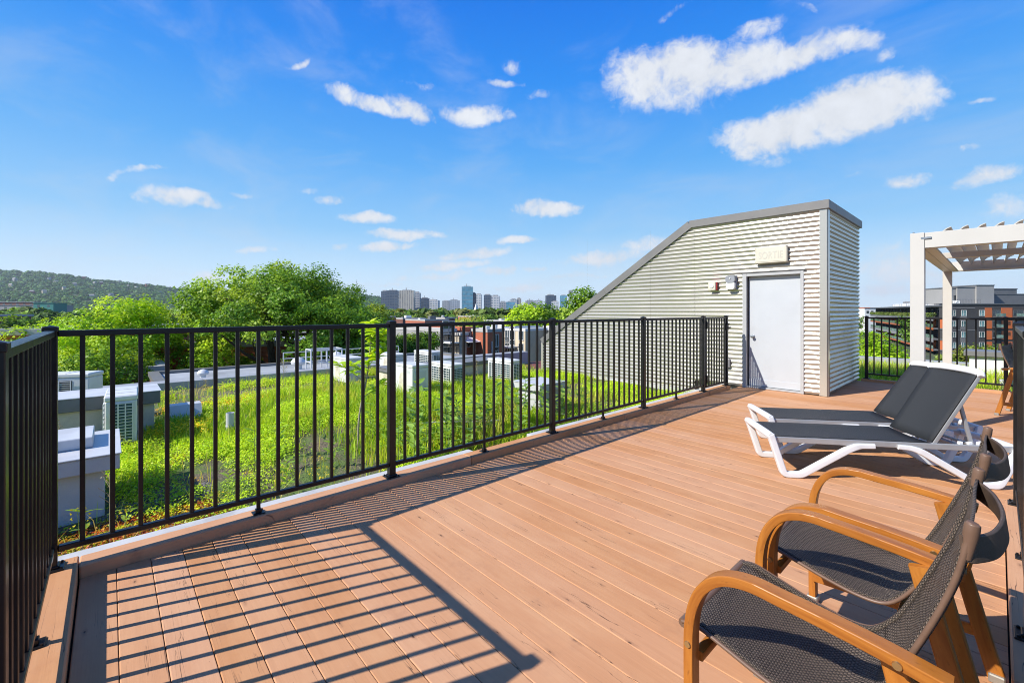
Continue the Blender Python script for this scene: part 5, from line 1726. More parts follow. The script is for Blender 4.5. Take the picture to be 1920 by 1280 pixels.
# low leafy sprays hanging to the left of its stems
def small(label, px, d, ytop, wpx, ybot, pal, seed, n=26, per=260, leaf=.2, shape='ball', r=None, gap=0, group=None, r0=.14, depth=1.0, stems=1):
    w = wpx / FPX * d / 2
    zt, zb = hz(ytop, d) - GZ, hz(ybot, d) - GZ
    r = r or max(.5, w * .34)
    cl = envelope(np.random.default_rng(seed), n, max(.3, w - r * .8), max(.3, w * depth - r * .6), zb + r * .7, zt - r * .75, r, shape, .45)
    return tree(label, at(px, d, GZ), cl, per, leaf, pal, r0, seed, stems, group, gap=gap + .35)
small("bright lime green tree left of the maple", 222, 20, 546, 215, 735, LIMEY, 31, 70, 1300, .12, 'ball', .64, gap=.2, stems=2)
small("low lime green tree at the far left above the railing", 70, 20, 580, 205, 760, LIMEY, 32, 40, 1150, .125, 'ball', .66, gap=.1)
small("dark green tree filling the gap behind the near air conditioner", 190, 16.5, 640, 200, 770, MAPLE, 33, 38, 1200, .105, 'ball', .55, gap=.15)
small("leafy green tree in front of the dark brick house", 395, 21.5, 612, 120, 720, MAPLE + LIMEY, 34, 32, 1250, .115, 'ball', .5, gap=.15)
small("green tree low beside the maple stems, in front of the brick house", 455, 22.5, 655, 70, 720, MAPLE, 38, 16, 1150, .12, 'ball', .46)
small("dark tree on the right flank of the maple", 668, 27, 575, 105, 705, MAPLE + DARKG, 35, 38, 950, .145, 'ball', .75)
small("pale willow like tree behind the thick railing post", 712, 31, 552, 62, 660, [(.17, .22, .05), (.20, .25, .07), (.13, .19, .04)], 36, 24, 560, .18, 'ball', .62, gap=.25)
small("dark green tree behind the white air conditioners", 778, 30, 606, 115, 690, MAPLE + DARKG, 37, 36, 900, .15, 'ball', .72)
small("round bright green tree on the skyline left of the sloping roof", 1000, 58, 563, 112, 640, MAPLE + LIMEY, 41, 46, 140, .34, 'ball', 1.5)
small("leafy tree rising behind the sloping roof edge", 1108, 40, 531, 112, 640, MAPLE, 42, 40, 260, .28, 'ball', 1.05, gap=.2)
small("small green tree between the round tree and the sloping roof", 1052, 62, 578, 60, 640, MAPLE + DARKG, 43, 22, 140, .34, 'ball', 1.4)
small("pale feathery tree in front of the flat brick roofs", 880, 75, 587, 74, 640, [(.20, .24, .08), (.24, .27, .10), (.17, .21, .06)], 44, 26, 110, .36, 'ball', 1.5)
small("dark green tree behind the railing in front of the flat roofs", 905, 66, 597, 74, 640, MAPLE, 45, 24, 130, .36, 'ball', 1.4)
small("small dark bush beside the stone chimney wall", 862, 36, 660, 30, 700, DARKG, 46, 12, 420, .16, 'ball', .5)
small("bright green tree in front of the balconies beside the stair house", 1652, 34, 606, 96, 745, LIMEY, 51, 40, 420, .2, 'ball', .85)
small("second bright green tree lower down in front of the balconies", 1690, 40, 648, 74, 745, LIMEY + MAPLE, 52, 24, 360, .22, 'ball', .8)
small("muted green tree in front of the charcoal brick flats", 1822, 58, 640, 62, 705, MUTED, 53, 26, 200, .26, 'ball', 1.2, gap=.2)
small("muted green tree against the orange panels of the flats", 1868, 60, 636, 58, 705, MUTED, 54, 24, 200, .26, 'ball', 1.2, gap=.2)
small("muted green tree behind the white roof parapet", 1775, 60, 655, 50, 705, MUTED + MAPLE, 55, 20, 200, .26, 'ball', 1.1)

# trees of the town, nearer ones one by one
rngt = np.random.default_rng(77)
protos = []
for k in range(4):
    rr = np.random.default_rng(900 + k)
    cl = envelope(rr, 26, 4.0, 4.0, 3.5, 12.5, 1.7, 'ball', .5)
    V, F, T = crown(rr, cl, 34, .75, (MAPLE + DARKG + MUTED)[k:k + 6], .45, .1)
    cm = np_mesh("crown", V, F, 4, M['farleaf'], T)
    tm = trunk_mesh(rr, 0, cl, .26)
    protos.append((cm, tm))
spots = []
for px0, px1, d0, d1, n in ((700, 1120, 95, 260, 52), (-40, 420, 60, 240, 34), (1560, 1760, 120, 300, 10), (420, 700, 60, 200, 14)):
    for i in range(n):
        spots.append((rngt.uniform(px0, px1), d0 + (d1 - d0) * rngt.uniform(0, 1) ** .8))
KEEP_OUT = [(685, 850, 130, 175), (1080, 1115, 140, 175), (830, 1010, 30, 60), (925, 1020, 110, 165)]
for px, dd in spots:
    if any(a < px < b_ and c < dd < e_ for a, b_, c, e_ in KEEP_OUT): continue
    cm, tm = protos[int(rngt.integers(4))]
    p = at(px, dd, GZ)
    lb = ("leafy street tree left of the maple, below the mountain" if px < 420 else "leafy street tree behind the big maple" if px < 700 else "leafy street tree between the brick roofs and the skyline" if px < 1130 else "leafy street tree near the balconies right of the stair house")
    t = thing("street_tree", lb, "tree", p, rngt.uniform(0, 6.28), "street trees of the town")
    s = rngt.uniform(.72, .96); t.scale = (s, s, s)
    link_mesh("crown", cm, t); link_mesh("trunk", tm, t)


def blob_forest(name, P, R, pal, rng, mat='farleaf', per=34):
    """far-off wood: a loose ball of leaf sprays per crown"""
    n = len(P); m = per
    d = unit(rng.normal(size=(n * m, 3)))
    d[:, 2] = np.where(d[:, 2] < -.5, -d[:, 2], d[:, 2])
    Rr = np.repeat(R, m)
    C = np.repeat(P, m, 0) + d * (Rr * rng.uniform(.55, 1.12, n * m))[:, None] * np.array((1, 1, .85))
    N = unit(d + rng.normal(size=(n * m, 3)) * .35 + np.array((0, 0, .25)))
    pal = np.array(pal)
    K = np.repeat(pal[rng.integers(0, len(pal), n)] * rng.uniform(.75, 1.3, (n, 1)), m, 0) * rng.uniform(.75, 1.3, (n * m, 1))
    V, F, T = leaf_quads(C, N, Rr * rng.uniform(.55, .9, n * m), K, rng, .9, .12)
    o = link_mesh(name, np_mesh(name, V, F, 4, M[mat], T))
    return tag(o, kind='stuff')


# treeline between the roofs and downtown
rw = np.random.default_rng(33)
P, R = [], []
for i in range(1500):
    px = rw.uniform(-150, 2100); dd = 260 + 900 * rw.uniform(0, 1) ** 1.3
    if px > 1150 and px < 1560 and rw.random() < .7: continue
    r = rw.uniform(3.5, 6.5)
    P.append(at(px, dd, GZ + 5.5 + rw.uniform(0, 3.5) + (dd - 260) * .004)); R.append(r)
blob_forest("far_treeline", np.array([p[:] for p in P]), np.array(R), MAPLE + DARKG + MUTED, rw, per=80)

# ================================================================== THE MOUNTAIN
RIDGE = [(-500, 500), (-250, 498), (-100, 502), (0, 507), (60, 509), (120, 514), (200, 525), (270, 534), (340, 541), (380, 545), (480, 548), (600, 549), (665, 548), (700, 556), (740, 566), (790, 578), (840, 590)]


def ridge_y(px):
    for (a, ya), (b_, yb) in zip(RIDGE, RIDGE[1:]):
        if a <= px <= b_:
            t_ = (px - a) / (b_ - a); t_ = t_ * t_ * (3 - 2 * t_)
            return ya + (yb - ya) * t_
    return RIDGE[0][1] if px < RIDGE[0][0] else RIDGE[-1][1]


D0, D1, D2 = 1150.0, 2500.0, 3300.0


def hill_z(px, dd):
    crest = hz(ridge_y(px) + 3.5, D1)
    if dd <= D1:
        f = max(0, (dd - D0) / (D1 - D0)); f = f ** 1.25
    else:
        f = 1 - .5 * ((dd - D1) / (D2 - D1)) ** 1.5
    return GZ + (crest - GZ) * f + 6 * fbm(px * 1.0, dd, .008, 3) * f


mb = MB()
cols = list(range(-500, 841, 20)); rows = [D0 + (D2 - D0) * i / 24 for i in range(25)]
for dd in rows:
    for px in cols:
        mb.v.append(tuple(at(px, dd, hill_z(px, dd))))
nc = len(cols)
for j in range(len(rows) - 1):
    for i in range(nc - 1):
        mb.f.append((j * nc + i, (j + 1) * nc + i, (j + 1) * nc + i + 1, j * nc + i + 1))
hill = mb.build("mountain", M['ground'], None, 80); hill['kind'] = 'structure'
P, R = [], []
for i in range(6500):
    px = rw.uniform(-260, 820); dd = D0 + (D1 + 120 - D0) * rw.uniform(0, 1) ** .85
    r = rw.uniform(6.5, 12) * (.75 + .35 * dd / D1)
    P.append(at(px, dd, hill_z(px, dd) + r * .35)); R.append(r)
blob_forest("mountain_forest", np.array([p[:] for p in P]), np.array(R), [(.045, .115, .035), (.065, .145, .04), (.036, .095, .034), (.09, .165, .05), (.05, .12, .05)], rw)

# ================================================================== TOWN
_wm = {}


def window_part(parent, off, face, a, z, w, h, plane, mat='glass', mull=True, frame='winframe'):
    """a window set in a wall: frame proud of the wall, pane behind it. face is the outward axis '+x' or '-y'"""
    key = (face, round(w, 2), round(h, 2), mat, mull, frame)
    if key not in _wm:
        t_ = .07
        f = MB(); g = MB()
        def bx(m, u0, u1, v0, v1, d0, d1):
            if face == '+x': m.box((d0, u0, v0), (d1, u1, v1))
            else: m.box((u0, -d1, v0), (u1, -d0, v1))
        bx(f, -w / 2, w / 2, -h / 2, -h / 2 + t_, .0, .06); bx(f, -w / 2, w / 2, h / 2 - t_, h / 2, .0, .06)
        bx(f, -w / 2, -w / 2 + t_, -h / 2 + t_, h / 2 - t_, .0, .06); bx(f, w / 2 - t_, w / 2, -h / 2 + t_, h / 2 - t_, .0, .06)
        if mull: bx(f, -t_ / 2, t_ / 2, -h / 2 + t_, h / 2 - t_, .0, .05)
        bx(g, -w / 2 + t_, w / 2 - t_, -h / 2 + t_, h / 2 - t_, .004, .02)
        _wm[key] = (f.mesh("window", M[frame]), g.mesh("pane", M[mat]))
    fm, gm = _wm[key]
    loc = (plane - off[0], a - off[1], z - off[2]) if face == '+x' else (a - off[0], plane - off[1], z - off[2])
    o = link_mesh("window", fm, parent, loc)
    link_mesh("pane", gm, o)
    return o


def block(name, label, cat, x0, x1, y0, y1, zt, wall, roof='membrane', parapet=.35, group=None, zb=GZ, trim=None):
    t = thing(name, label, cat, ((x0 + x1) / 2, (y0 + y1) / 2, zb), 0, group)
    off = t.location.copy()
    mb = MB(off); mb.box((x0, y0, zb), (x1, y1, zt)); mb.build("wall", M[wall], t)
    mb = MB(off)
    for a, b_ in (((x0 - .05, y0 - .05), (x1 + .05, y0 + .25)), ((x0 - .05, y1 - .25), (x1 + .05, y1 + .05)), ((x0 - .05, y0 + .25), (x0 + .25, y1 - .25)), ((x1 - .25, y0 + .25), (x1 + .05, y1 - .25))):
        mb.box((a[0], a[1], zt + .002), (b_[0], b_[1], zt + parapet))
    mb.build("parapet", M[trim or wall], t)
    mb = MB(off); mb.box((x0 + .25, y0 + .25, zt + .002), (x1 - .25, y1 - .25, zt + .06)); mb.build("roof", M[roof], t)
    return t, off


# flat neighbour roof beyond our parapet
t, off = block("flat_roof_house", "low brick block with a pale flat roof just beyond the green roof", "building", -21.2, -13.0, 1.1, 13.5, -1.02, 'brick_dark', 'membrane', .16, trim='trim')
def roof_turbine(x, y, z, s=1.0):
    v = thing("roof_vent", "white mushroom vent on the pale flat roof", "vent", (x, y, z), 0, "white vents on the pale flat roof")
    mb = MB(); mb.lathe([(.16 * s, 0), (.16 * s, .22 * s), (.30 * s, .26 * s), (.33 * s, .36 * s), (.24 * s, .50 * s), (.06 * s, .58 * s)], (0, 0, 0), 14); mb.build("hood", M['acwhite'], v, 40)
    return v
for x, y, s, lb in ((-18.6, 2.4, .55, "white mushroom vent at the left end of the pale flat roof"), (-18.9, 5.6, .85, "white mushroom vent just right of the pipe guard on the flat roof"), (-19.6, 7.4, .95, "white mushroom vent on the flat roof near the sapling"),
                    (-16.3, 3.3, .55, "small low white vent by the dark hatch on the flat roof"), (-17.2, 8.6, .75, "white mushroom vent at the right end of the pale flat roof")):
    roof_turbine(x, y, -.95, s)['label'] = lb
hatch = thing("roof_hatch", "dark rounded roof hatch on the pale flat roof", "hatch", (-15.9, 2.75, -.95)); mb = MB(); mb.cbox((-.35, -.3, 0), (.35, .3, .16), .05); mb.build("lid", M['dark'], hatch)
lad = thing("roof_rail", "white pipe guard around the ladder head on the pale flat roof", "guard rail", (-17.0, 5.3, -.95))
mb = MB()
for x in (0, .55):
    for y in (0, .55, 1.1):
        mb.tube([(x, y, 0), (x, y, .95)], .025, 6)
for z in (.5, .95):
    for x in (0, .55): mb.tube([(x, 0, z), (x, 1.1, z)], .022, 6)
    mb.tube([(0, 0, z), (.55, 0, z)], .022, 6); mb.tube([(0, 1.1, z), (.55, 1.1, z)], .022, 6)
mb.build("rail", M['acwhite'], lad)
lad2 = thing("roof_rail", "long low white pipe rail along the far edge of the pale flat roof", "guard rail", (-20.6, 5.5, -.95))
mb = MB()
for k in range(7): mb.tube([(0, k * .9, 0), (0, k * .9, .55)], .022, 5)
for z in (.3, .55): mb.tube([(0, 0, z), (0, 5.4, z)], .02, 5)
mb.build("rail", M['acwhite'], lad2)

# brick house behind the maple stems
t, off = block("brick_house", "orange brick apartment house half hidden behind the maple stems", "building", -38, -27.0, 3.2, 12.5, -.55, 'brick_orange', 'membrane', .3, trim='concrete')
for y in (4.3, 6.0, 7.75, 9.5, 11.2):
    for z in (-2.35, -5.1): window_part(t, off, '+x', y, z, 1.0, 1.55, -27.0)
t.rotation_euler.z = math.radians(-32)
t, off = block("brick_house", "dark brown brick house wing to the left of the maple", "building", -34, -23.6, -3.2, 1.75, -1.15, 'brick_dark', 'membrane', .25, trim='concrete')
for y in (-2.1, -.2, 1.0):
    for z in (-2.5, -5.2): window_part(t, off, '+x', y, z, 1.1, 1.4, -23.6, 'glass_teal', True, 'dark')
t, off = block("brick_house", "orange brick upper floor with a white roof edge above the dark brick wing", "building", -36, -27.5, -2.6, 2.9, .35, 'brick_orange', 'membrane', .25, trim='concrete')
for y in (-1.2, .6, 2.1): window_part(t, off, '+x', y, -.75, .9, 1.2, -27.5, 'glass', True, 'winframe')
t.rotation_euler.z = math.radians(-25)


def at_x(px, X):
    """Y on the line of sight of a photo column at world X"""
    k = (px - 960.0) / FPX
    return (-RX - k * math.sin(YAW)) * X / (RY - k * math.cos(YAW)) if False else ((k * FX - RX) * X) / (RY - k * FY)


def at_y(px, Y):
    k = (px - 960.0) / FPX
    return ((k * FY - RY) * Y) / (RX - k * FX)


# row of flats beyond the air conditioners
XF = -35.0
def zrow(py, px, X):
    Y = at_x(px, X); d_ = X * FX + Y * FY
    return hz(py, d_)
yA0, yA1 = at_x(826, XF), at_x(856, XF)
t, off = block("flats", "grey block of flats with white balconies left of the red brick houses", "building", XF - 9, XF, yA0, yA1, zrow(622, 840, XF), 'greycloth', 'membrane', .3, trim='concrete')
for py in (640, 664, 688):
    z = zrow(py, 840, XF)
    mb = MB(off); mb.box((XF, yA0 + .2, z - .12), (XF + 1.3, yA1 - .2, z)); b_ = mb.build("balcony", M['white_wall'], t)
    mb = MB(off)
    for k in range(9): mb.box((XF + 1.24, yA0 + .25 + k * (yA1 - yA0 - .5) / 8 - .02, z), (XF + 1.28, yA0 + .25 + k * (yA1 - yA0 - .5) / 8 + .02, z + .9))
    mb.box((XF + 1.22, yA0 + .2, z + .9), (XF + 1.30, yA1 - .2, z + .96)); mb.build("railing", M['stairmetal'], b_)
    window_part(t, off, '+x', (yA0 + yA1) / 2, z + 1.0, 1.4, 1.9, XF, 'glass')
st = thing("stone_wall", "rough rubble stone chimney wall beside the red brick house", "chimney", (XF + .3, at_x(852, XF), GZ))
y0, y1 = at_x(846, XF), at_x(859, XF)
mb = MB(st.location); mb.cbox((XF + .05, y0, GZ), (XF + 1.5, y1, zrow(628, 852, XF)), .1); mb.build("stonework", M['stone'], st)
mb = MB(st.location); mb.cbox((XF, y0 - .1, zrow(628, 852, XF) + .003), (XF + 1.6, y1 + .1, zrow(628, 852, XF) + .3), .03); mb.build("coping", M['concrete'], st)
yB0, yB1 = at_x(861, XF), at_x(886, XF)
t, off = block("brick_house", "dark red brick house with a white canopy behind the air conditioners", "building", XF - 9, XF + .4, yB0, yB1, zrow(619, 870, XF), 'brick_orange', 'membrane', .3, trim='brick_orange')
window_part(t, off, '+x', yB1 - 1.0, zrow(636, 878, XF), .8, 1.5, XF + .4)
mb = MB(off); mb.add([(XF + .4, yB1 - 2.0, zrow(630, 880, XF)), (XF + 2.0, yB1 - 2.0, zrow(638, 880, XF)), (XF + 2.0, yB1 + .6, zrow(638, 880, XF)), (XF + .4, yB1 + .6, zrow(630, 880, XF)),
                      (XF + .4, yB1 - 2.0, zrow(631, 880, XF)), (XF + 2.0, yB1 - 2.0, zrow(639, 880, XF)), (XF + 2.0, yB1 + .6, zrow(639, 880, XF)), (XF + .4, yB1 + .6, zrow(631, 880, XF))],
                     [(0, 1, 2, 3), (7, 6, 5, 4), (0, 4, 5, 1), (1, 5, 6, 2), (2, 6, 7, 3)]); mb.build("canopy", M['white_wall'], t)
# winding outside stair between the brick houses
so_ = thing("outside_stair", "dark metal outside stair between the two red brick houses", "stair", (XF + 1.2, yB1 + .3, GZ))
zt0 = zrow(650, 888, XF); mb = MB(so_.location)
for k in range(16):
    z = zt0 - k * .19; yy = yB1 - .3 + (k if k < 9 else 17 - k) * .22
    mb.box((XF + .8, yy, z - .03), (XF + 1.8, yy + .24, z))
mb.build("tread", M['stairmetal'], so_)['kind'] = 'stuff'
mb = MB(so_.location)
mb.tube([(XF + 1.8, yB1 - .3, zt0 + .8), (XF + 1.8, yB1 + 1.6, zt0 - .7)], .03, 5); mb.tube([(XF + 1.8, yB1 + 1.6, zt0 - .9), (XF + 1.8, yB1 - .1, zt0 - 2.2)], .03, 5); mb.build("handrail", M['stairmetal'], so_)
# red house that shows a sunlit side
XR = XF + 3.0
yR0, yR1 = at_x(914, XR), at_x(945, XR)
xR0 = at_y(891, yR0)
t, off = block("brick_house", "bright orange brick house with one sunlit side and a white roof edge", "building", xR0 - 2, XR, yR0, yR1, zrow(623, 915, XR), 'brick_orange', 'membrane', .3, trim='concrete')
window_part(t, off, '+x', yR0 + (yR1 - yR0) * .5, zrow(642, 930, XR), .7, 1.6, XR)
window_part(t, off, '+x', yR0 + (yR1 - yR0) * .5, zrow(665, 930, XR), .7, 1.6, XR)
mb = MB(off); mb.tube([(XR + .08, yR0 + .5, GZ + 6), (XR + .08, yR0 + .5, zrow(640, 917, XR))], .06, 6); mb.build("downpipe", M['white_wall'], t)
for k, (dy, s) in enumerate(((.5, .5), (1.6, .35), (2.4, .45))):
    mb = MB(off); mb.cbox((XR - 1.4, yR0 + dy, zrow(623, 915, XR) + .06), (XR - .8, yR0 + dy + s, zrow(623, 915, XR) + .55 + .2 * k), .05); mb.build("chimney", M['white_wall'], t)
# cream flats with balconies, facing the sun
yC = at_x(947, XF + 1.5)
xC0, xC1 = at_y(945, yC + 2.0) - 1.5, at_y(945, yC + 2.0) + 9.0
YC = yC + 2.0
xa, xb = at_y(945, YC), at_y(985, YC)
zC = hz(619, xa * FX + YC * FY)
t, off = block("flats", "cream stucco flats with balconies and small windows", "building", xa - 3, xb, YC, YC + 9, zC, 'cream_wall', 'membrane', .25, trim='white_wall')
dC = xa * FX + YC * FY
for py in (647, 671, 695):
    z = hz(py, dC)
    mb = MB(off); mb.box((xa - .5, YC - 1.2, z - .14), (xa + (xb - xa) * .62, YC, z)); b_ = mb.build("balcony", M['white_wall'], t)
    mb = MB(off)
    L = (xb - xa) * .62 + .5
    for k in range(14): mb.box((xa - .5 + k * L / 13 - .015, YC - 1.17, z), (xa - .5 + k * L / 13 + .015, YC - 1.14, z + .9))
    mb.box((xa - .5, YC - 1.19, z + .9), (xa - .5 + L, YC - 1.12, z + .95)); mb.build("railing", M['stairmetal'], b_)
    window_part(t, off, '-y', xa + (xb - xa) * .40, z + 1.05, .9, 2.0, YC, 'glass', False, 'winframe')
    window_part(t, off, '-y', xa + (xb - xa) * .18, z + 1.05, .8, 1.6, YC, 'glass', True, 'winframe')
    window_part(t, off, '-y', xa + (xb - xa) * .82, z + 1.2, .8, 1.1, YC, 'glass', True, 'winframe')
XG = xb + 2.6
t, off = block("flats", "dark grey flats seen between the cream flats and the sloping roof", "building", xb + .4, XG + 4, YC + 3, YC + 12, hz(616, dC + 3), 'greydark', 'membrane', .3, trim='capmetal')
for k in range(3):
    window_part(t, off, '-y', xb + 1.6 + k * 1.9, hz(637, dC + 3), .9, 1.4, YC + 3, 'glass', True, 'brick_orange')

# flat roofs of the brick terraces further off
FAR = [(686, 742, 150, 591, 'brick_orange', 10), (738, 790, 165, 594, 'brick_dark', 9), (772, 842, 140, 597, 'brick_orange', 8), (700, 726, 175, 588, 'white_wall', 3.0),
       (820, 858, 185, 593, 'brick_dark', 8), (925, 985, 120, 599, 'brick_orange', 9), (960, 1010, 135, 597, 'cream_wall', 8), (1086, 1110, 150, 586, 'white_wall', 8), (868, 905, 215, 590, 'brick_orange', 8),
       (1120, 1180, 120, 590, 'brick_dark', 8), (650, 690, 190, 592, 'brick_dark', 8)]
LBL = ["brick terrace with a pale flat roof, left end of the far rooftops", "dark brick terrace among the far rooftops by the railing post", "wide orange brick terrace in front of the far rooftops", "white rooftop hut on the left terrace",
       "dark brick terrace at the right end of the far rooftops", "orange brick terrace with a flat roof above the red houses", "cream terrace with a flat roof below the round tree", "white rendered house between the round tree and the sloping roof", "small far brick house behind the feathery tree",
       "dark brick terrace hidden behind the stair house roof", "dark brick terrace beside the maple's right edge"]
for (a, b_, d_, py, mt, dep), lb in zip(FAR, LBL):
    p, q = at(a, d_), at(b_, d_)
    x0, x1 = min(p.x, q.x) - dep / 2, max(p.x, q.x)
    yl, yh = min(p.y, q.y), max(p.y, q.y)
    zt_ = hz(py + 4, d_)
    t, off = block("terrace_house", lb, "building", x0, x1, yl, yh, zt_, mt, 'membrane', .5, trim='concrete' if mt != 'white_wall' else None)
    n = max(1, int((yh - yl) / 3.2))
    for k in range(n):
        window_part(t, off, '+x', yl + (k + .5) * (yh - yl) / n, zt_ - 2.0, 1.1, 1.5, x1)
    for k in range(2):
        mb = MB(off); xx = x0 + (x1 - x0) * rngt.uniform(.2, .7); yy = yl + (yh - yl) * rngt.uniform(.15, .8); s = rngt.uniform(.6, 1.6)
        mb.box((xx, yy, zt_ + .06), (xx + s, yy + s * 1.5, zt_ + rngt.uniform(.7, 1.5))); mb.build("roof_hut", M['white_wall' if k else 'greydark'], t)
# church spire
t = thing("church", "small pale church spire among the trees below the towers", "church", at(893, 420, GZ))
mb = MB(); mb.box((-3, -3, 0), (3, 3, 9)); mb.box((-1.6, -1.6, 9), (1.6, 1.6, 13.5)); mb.build("tower", M['brick_orange'], t)
mb = MB(); mb.add([(-1.6, -1.6, 13.503), (1.6, -1.6, 13.503), (1.6, 1.6, 13.503), (-1.6, 1.6, 13.503), (0, 0, 20.5)], [(0, 1, 4), (1, 2, 4), (2, 3, 4), (3, 0, 4)]); mb.build("spire", M['white_wall'], t)

# ================================================================== DOWNTOWN
M['tw_blue'] = tower_mat("blue_glass_tower", (.16, .26, .32), (.06, .20, .28), 9, 11, .8, .12)
M['tw_navy'] = tower_mat("navy_glass_tower", (.06, .08, .11), (.025, .045, .075), 8, 9, .7, .2)
M['tw_beige'] = tower_mat("beige_concrete_tower", (.50, .44, .36), (.22, .20, .18), 7, 200, .98, .5)
M['tw_grey'] = tower_mat("grey_tower", (.34, .35, .36), (.10, .12, .15), 8, 8, .5, .3)
M['tw_pale'] = tower_mat("pale_tower", (.52, .53, .54), (.14, .18, .22), 9, 8, .45, .3)
TW = [  # px0, px1, top row, depth, material, label
    (716, 728, 546, 1500, 'tw_navy', "dark glass tower at the left end of the skyline"),
    (727, 748, 545, 1450, 'tw_navy', "wide dark glass tower next to the beige tower"),
    (751, 777, 545, 1420, 'tw_beige', "beige ribbed concrete tower, broadest on the left skyline"),
    (776, 788, 549, 1500, 'tw_grey', "grey tower touching the beige tower"),
    (789, 805, 559, 1550, 'tw_navy', "low dark block right of the grey tower"),
    (804, 823, 563, 1600, 'tw_pale', "low pale blocks in the middle of the skyline"),
    (830, 842, 564, 1700, 'tw_grey', "small grey block before the tall blue tower"),
    (841, 862, 563, 1750, 'tw_pale', "low wide pale block left of the tall blue tower"),
    (866, 887, 538, 1300, 'tw_blue', "tall blue glass tower, highest on the skyline"),
    (884, 893, 550, 1320, 'tw_navy', "dark blue annex behind the tall blue tower"),
    (893, 903, 552, 1450, 'tw_pale', "slim pale tower right of the tall blue tower"),
    (908, 921, 553, 1400, 'tw_navy', "dark teal tower in the right group of the skyline"),
    (921, 937, 555, 1450, 'tw_pale', "white sided tower in the right group of the skyline"),
    (937, 949, 566, 1550, 'tw_grey', "low grey block right of the white sided tower"),
    (949, 966, 566, 1600, 'tw_blue', "low blue glass block with a pale roof"),
    (957, 969, 561, 1700, 'tw_pale', "pale slab behind the low blue block"),
    (969, 977, 560, 1700, 'tw_beige', "brownish pink tower at the right of the group"),
    (985, 1003, 564, 1800, 'tw_grey', "low grey slab behind the round tree"),
    (1003, 1018, 564, 1850, 'tw_pale', "low pale slab behind the round tree"),
    (1023, 1042, 554, 1600, 'tw_navy', "stepped dark tower right of the round tree"),
    (1034, 1048, 566, 1500, 'tw_pale', "short pale tower in front of the stepped dark tower"),
    (1050, 1063, 554, 1650, 'tw_blue', "pale blue tower beside the leafy tree by the roof"),
    (1066, 1074, 545, 1750, 'tw_grey', "thin grey tower at the right end of the skyline"),
]
for a, b_, py, d_, mt, lb in TW:
    p = at((a + b_) / 2, d_, GZ); w = (b_ - a) / FPX * d_
    t = thing("tower_block", lb, "tower", p, YAW + rngt.uniform(-.15, .15))
    h = hz(py, d_) - GZ
    mb = MB(); mb.box((-w / 2, -w * .4, 0), (w / 2, w * .4, h)); mb.build("shaft", M[mt], t)
    mb = MB(); mb.box((-w * .32, -w * .25, h + .01), (w * .30, w * .22, h + rngt.uniform(2.0, 4.0))); mb.build("roof_plant", M['greycloth'], t)
    if w > 28:
        mb = MB(); mb.box((-w * .1, -w * .1, h + .01), (-w * .05, -w * .05, h + 9)); mb.build("mast", M['greycloth'], t)
mp_ = at(669, 2450, hill_z(669, 2450))
t = thing("radio_mast", "thin radio mast on the hill right of the maple", "mast", mp_)
mb = MB(); mb.tube([(0, 0, 0), (0, 0, 40), (0, 0, hz(524, 2450) - mp_.z)], [2.4, 1.8, .8], 5); mb.build("lattice", M['greydark'], t)

# houses on the mountain
HH = [(92, 523), (158, 519), (105, 528), (28, 524), (178, 531), (190, 531), (240, 537), (255, 540), (300, 549), (60, 548), (83, 547), (208, 553), (172, 555), (276, 532), (120, 541), (330, 553), (340, 548), (318, 541), (20, 535), (140, 533), (225, 527), (352, 545)]
for i, (px, py) in enumerate(HH):
    # walk up the slope to where that row meets it
    best = min((abs(HORIZON - (hill_z(px, dd) + 8 - EYE) / dd * FPX - py), dd) for dd in range(1200, 2500, 25))[1]
    s = rngt.uniform(.5, 1.0)
    t = thing("hillside_house", "pale house peeping out of the mountain forest", "house", at(px, best - 25, hill_z(px, best) - 2), rngt.uniform(0, 3), "houses on the mountain side")
    mb = MB(); mb.box((-9 * s, -6 * s, 0), (9 * s, 6 * s, 13)); mb.build("wall", M[['concrete', 'brick_dark', 'cream_wall', 'greycloth'][i % 4]], t)
    mb = MB(); mb.add([(-9.6 * s, -6.6 * s, 13), (9.6 * s, -6.6 * s, 13), (9.6 * s, 6.6 * s, 13), (-9.6 * s, 6.6 * s, 13), (-9 * s, 0, 17), (9 * s, 0, 17)], [(0, 1, 5, 4), (2, 3, 4, 5), (1, 2, 5), (3, 0, 4)]); mb.build("roof", M['greycloth'], t)
# sheds along the foot of the mountain
for lb, a, b_, d_, y0_, y1_, mt in (("long low grey factory shed at the foot of the mountain", -120, 126, 430, 573, 587, 'greycloth'), ("teal roofed loading shed by the long factory", 76, 113, 400, 569, 577, 'tealroof'),
                                    ("long brown brick factory front behind the grey shed", -100, 76, 470, 567, 575, 'brick_dark'), ("dark brick house at the far left edge above the lime trees", -60, 14, 120, 593, 640, 'brick_dark')):
    w = (b_ - a) / FPX * d_
    t = thing("factory_shed", lb, "shed" if d_ > 200 else "building", at((a + b_) / 2, d_, GZ), YAW)
    zt_, zb_ = hz(y0_, d_) - GZ, 0
    mb = MB(); mb.box((-w / 2, -6, 0), (w / 2, 6, zt_)); mb.build("wall", M[mt], t)
    mb = MB(); mb.box((-w / 2 - .3, -6.4, zt_ + .01), (w / 2 + .3, 6.4, zt_ + .5)); mb.build("roof", M['membrane' if mt != 'tealroof' else 'tealroof'], t)
    n = max(2, int(w / 7)); fm = MB(); fm.box((-1.2, -6.06, -.9), (1.2, -6.003, .9)); wm = fm.mesh("window", M['glass'])
    for k in range(min(n, 22)):
        link_mesh("window", wm, t, (-w / 2 + (k + .5) * w / min(n, 22), 0, zt_ - 2.2))

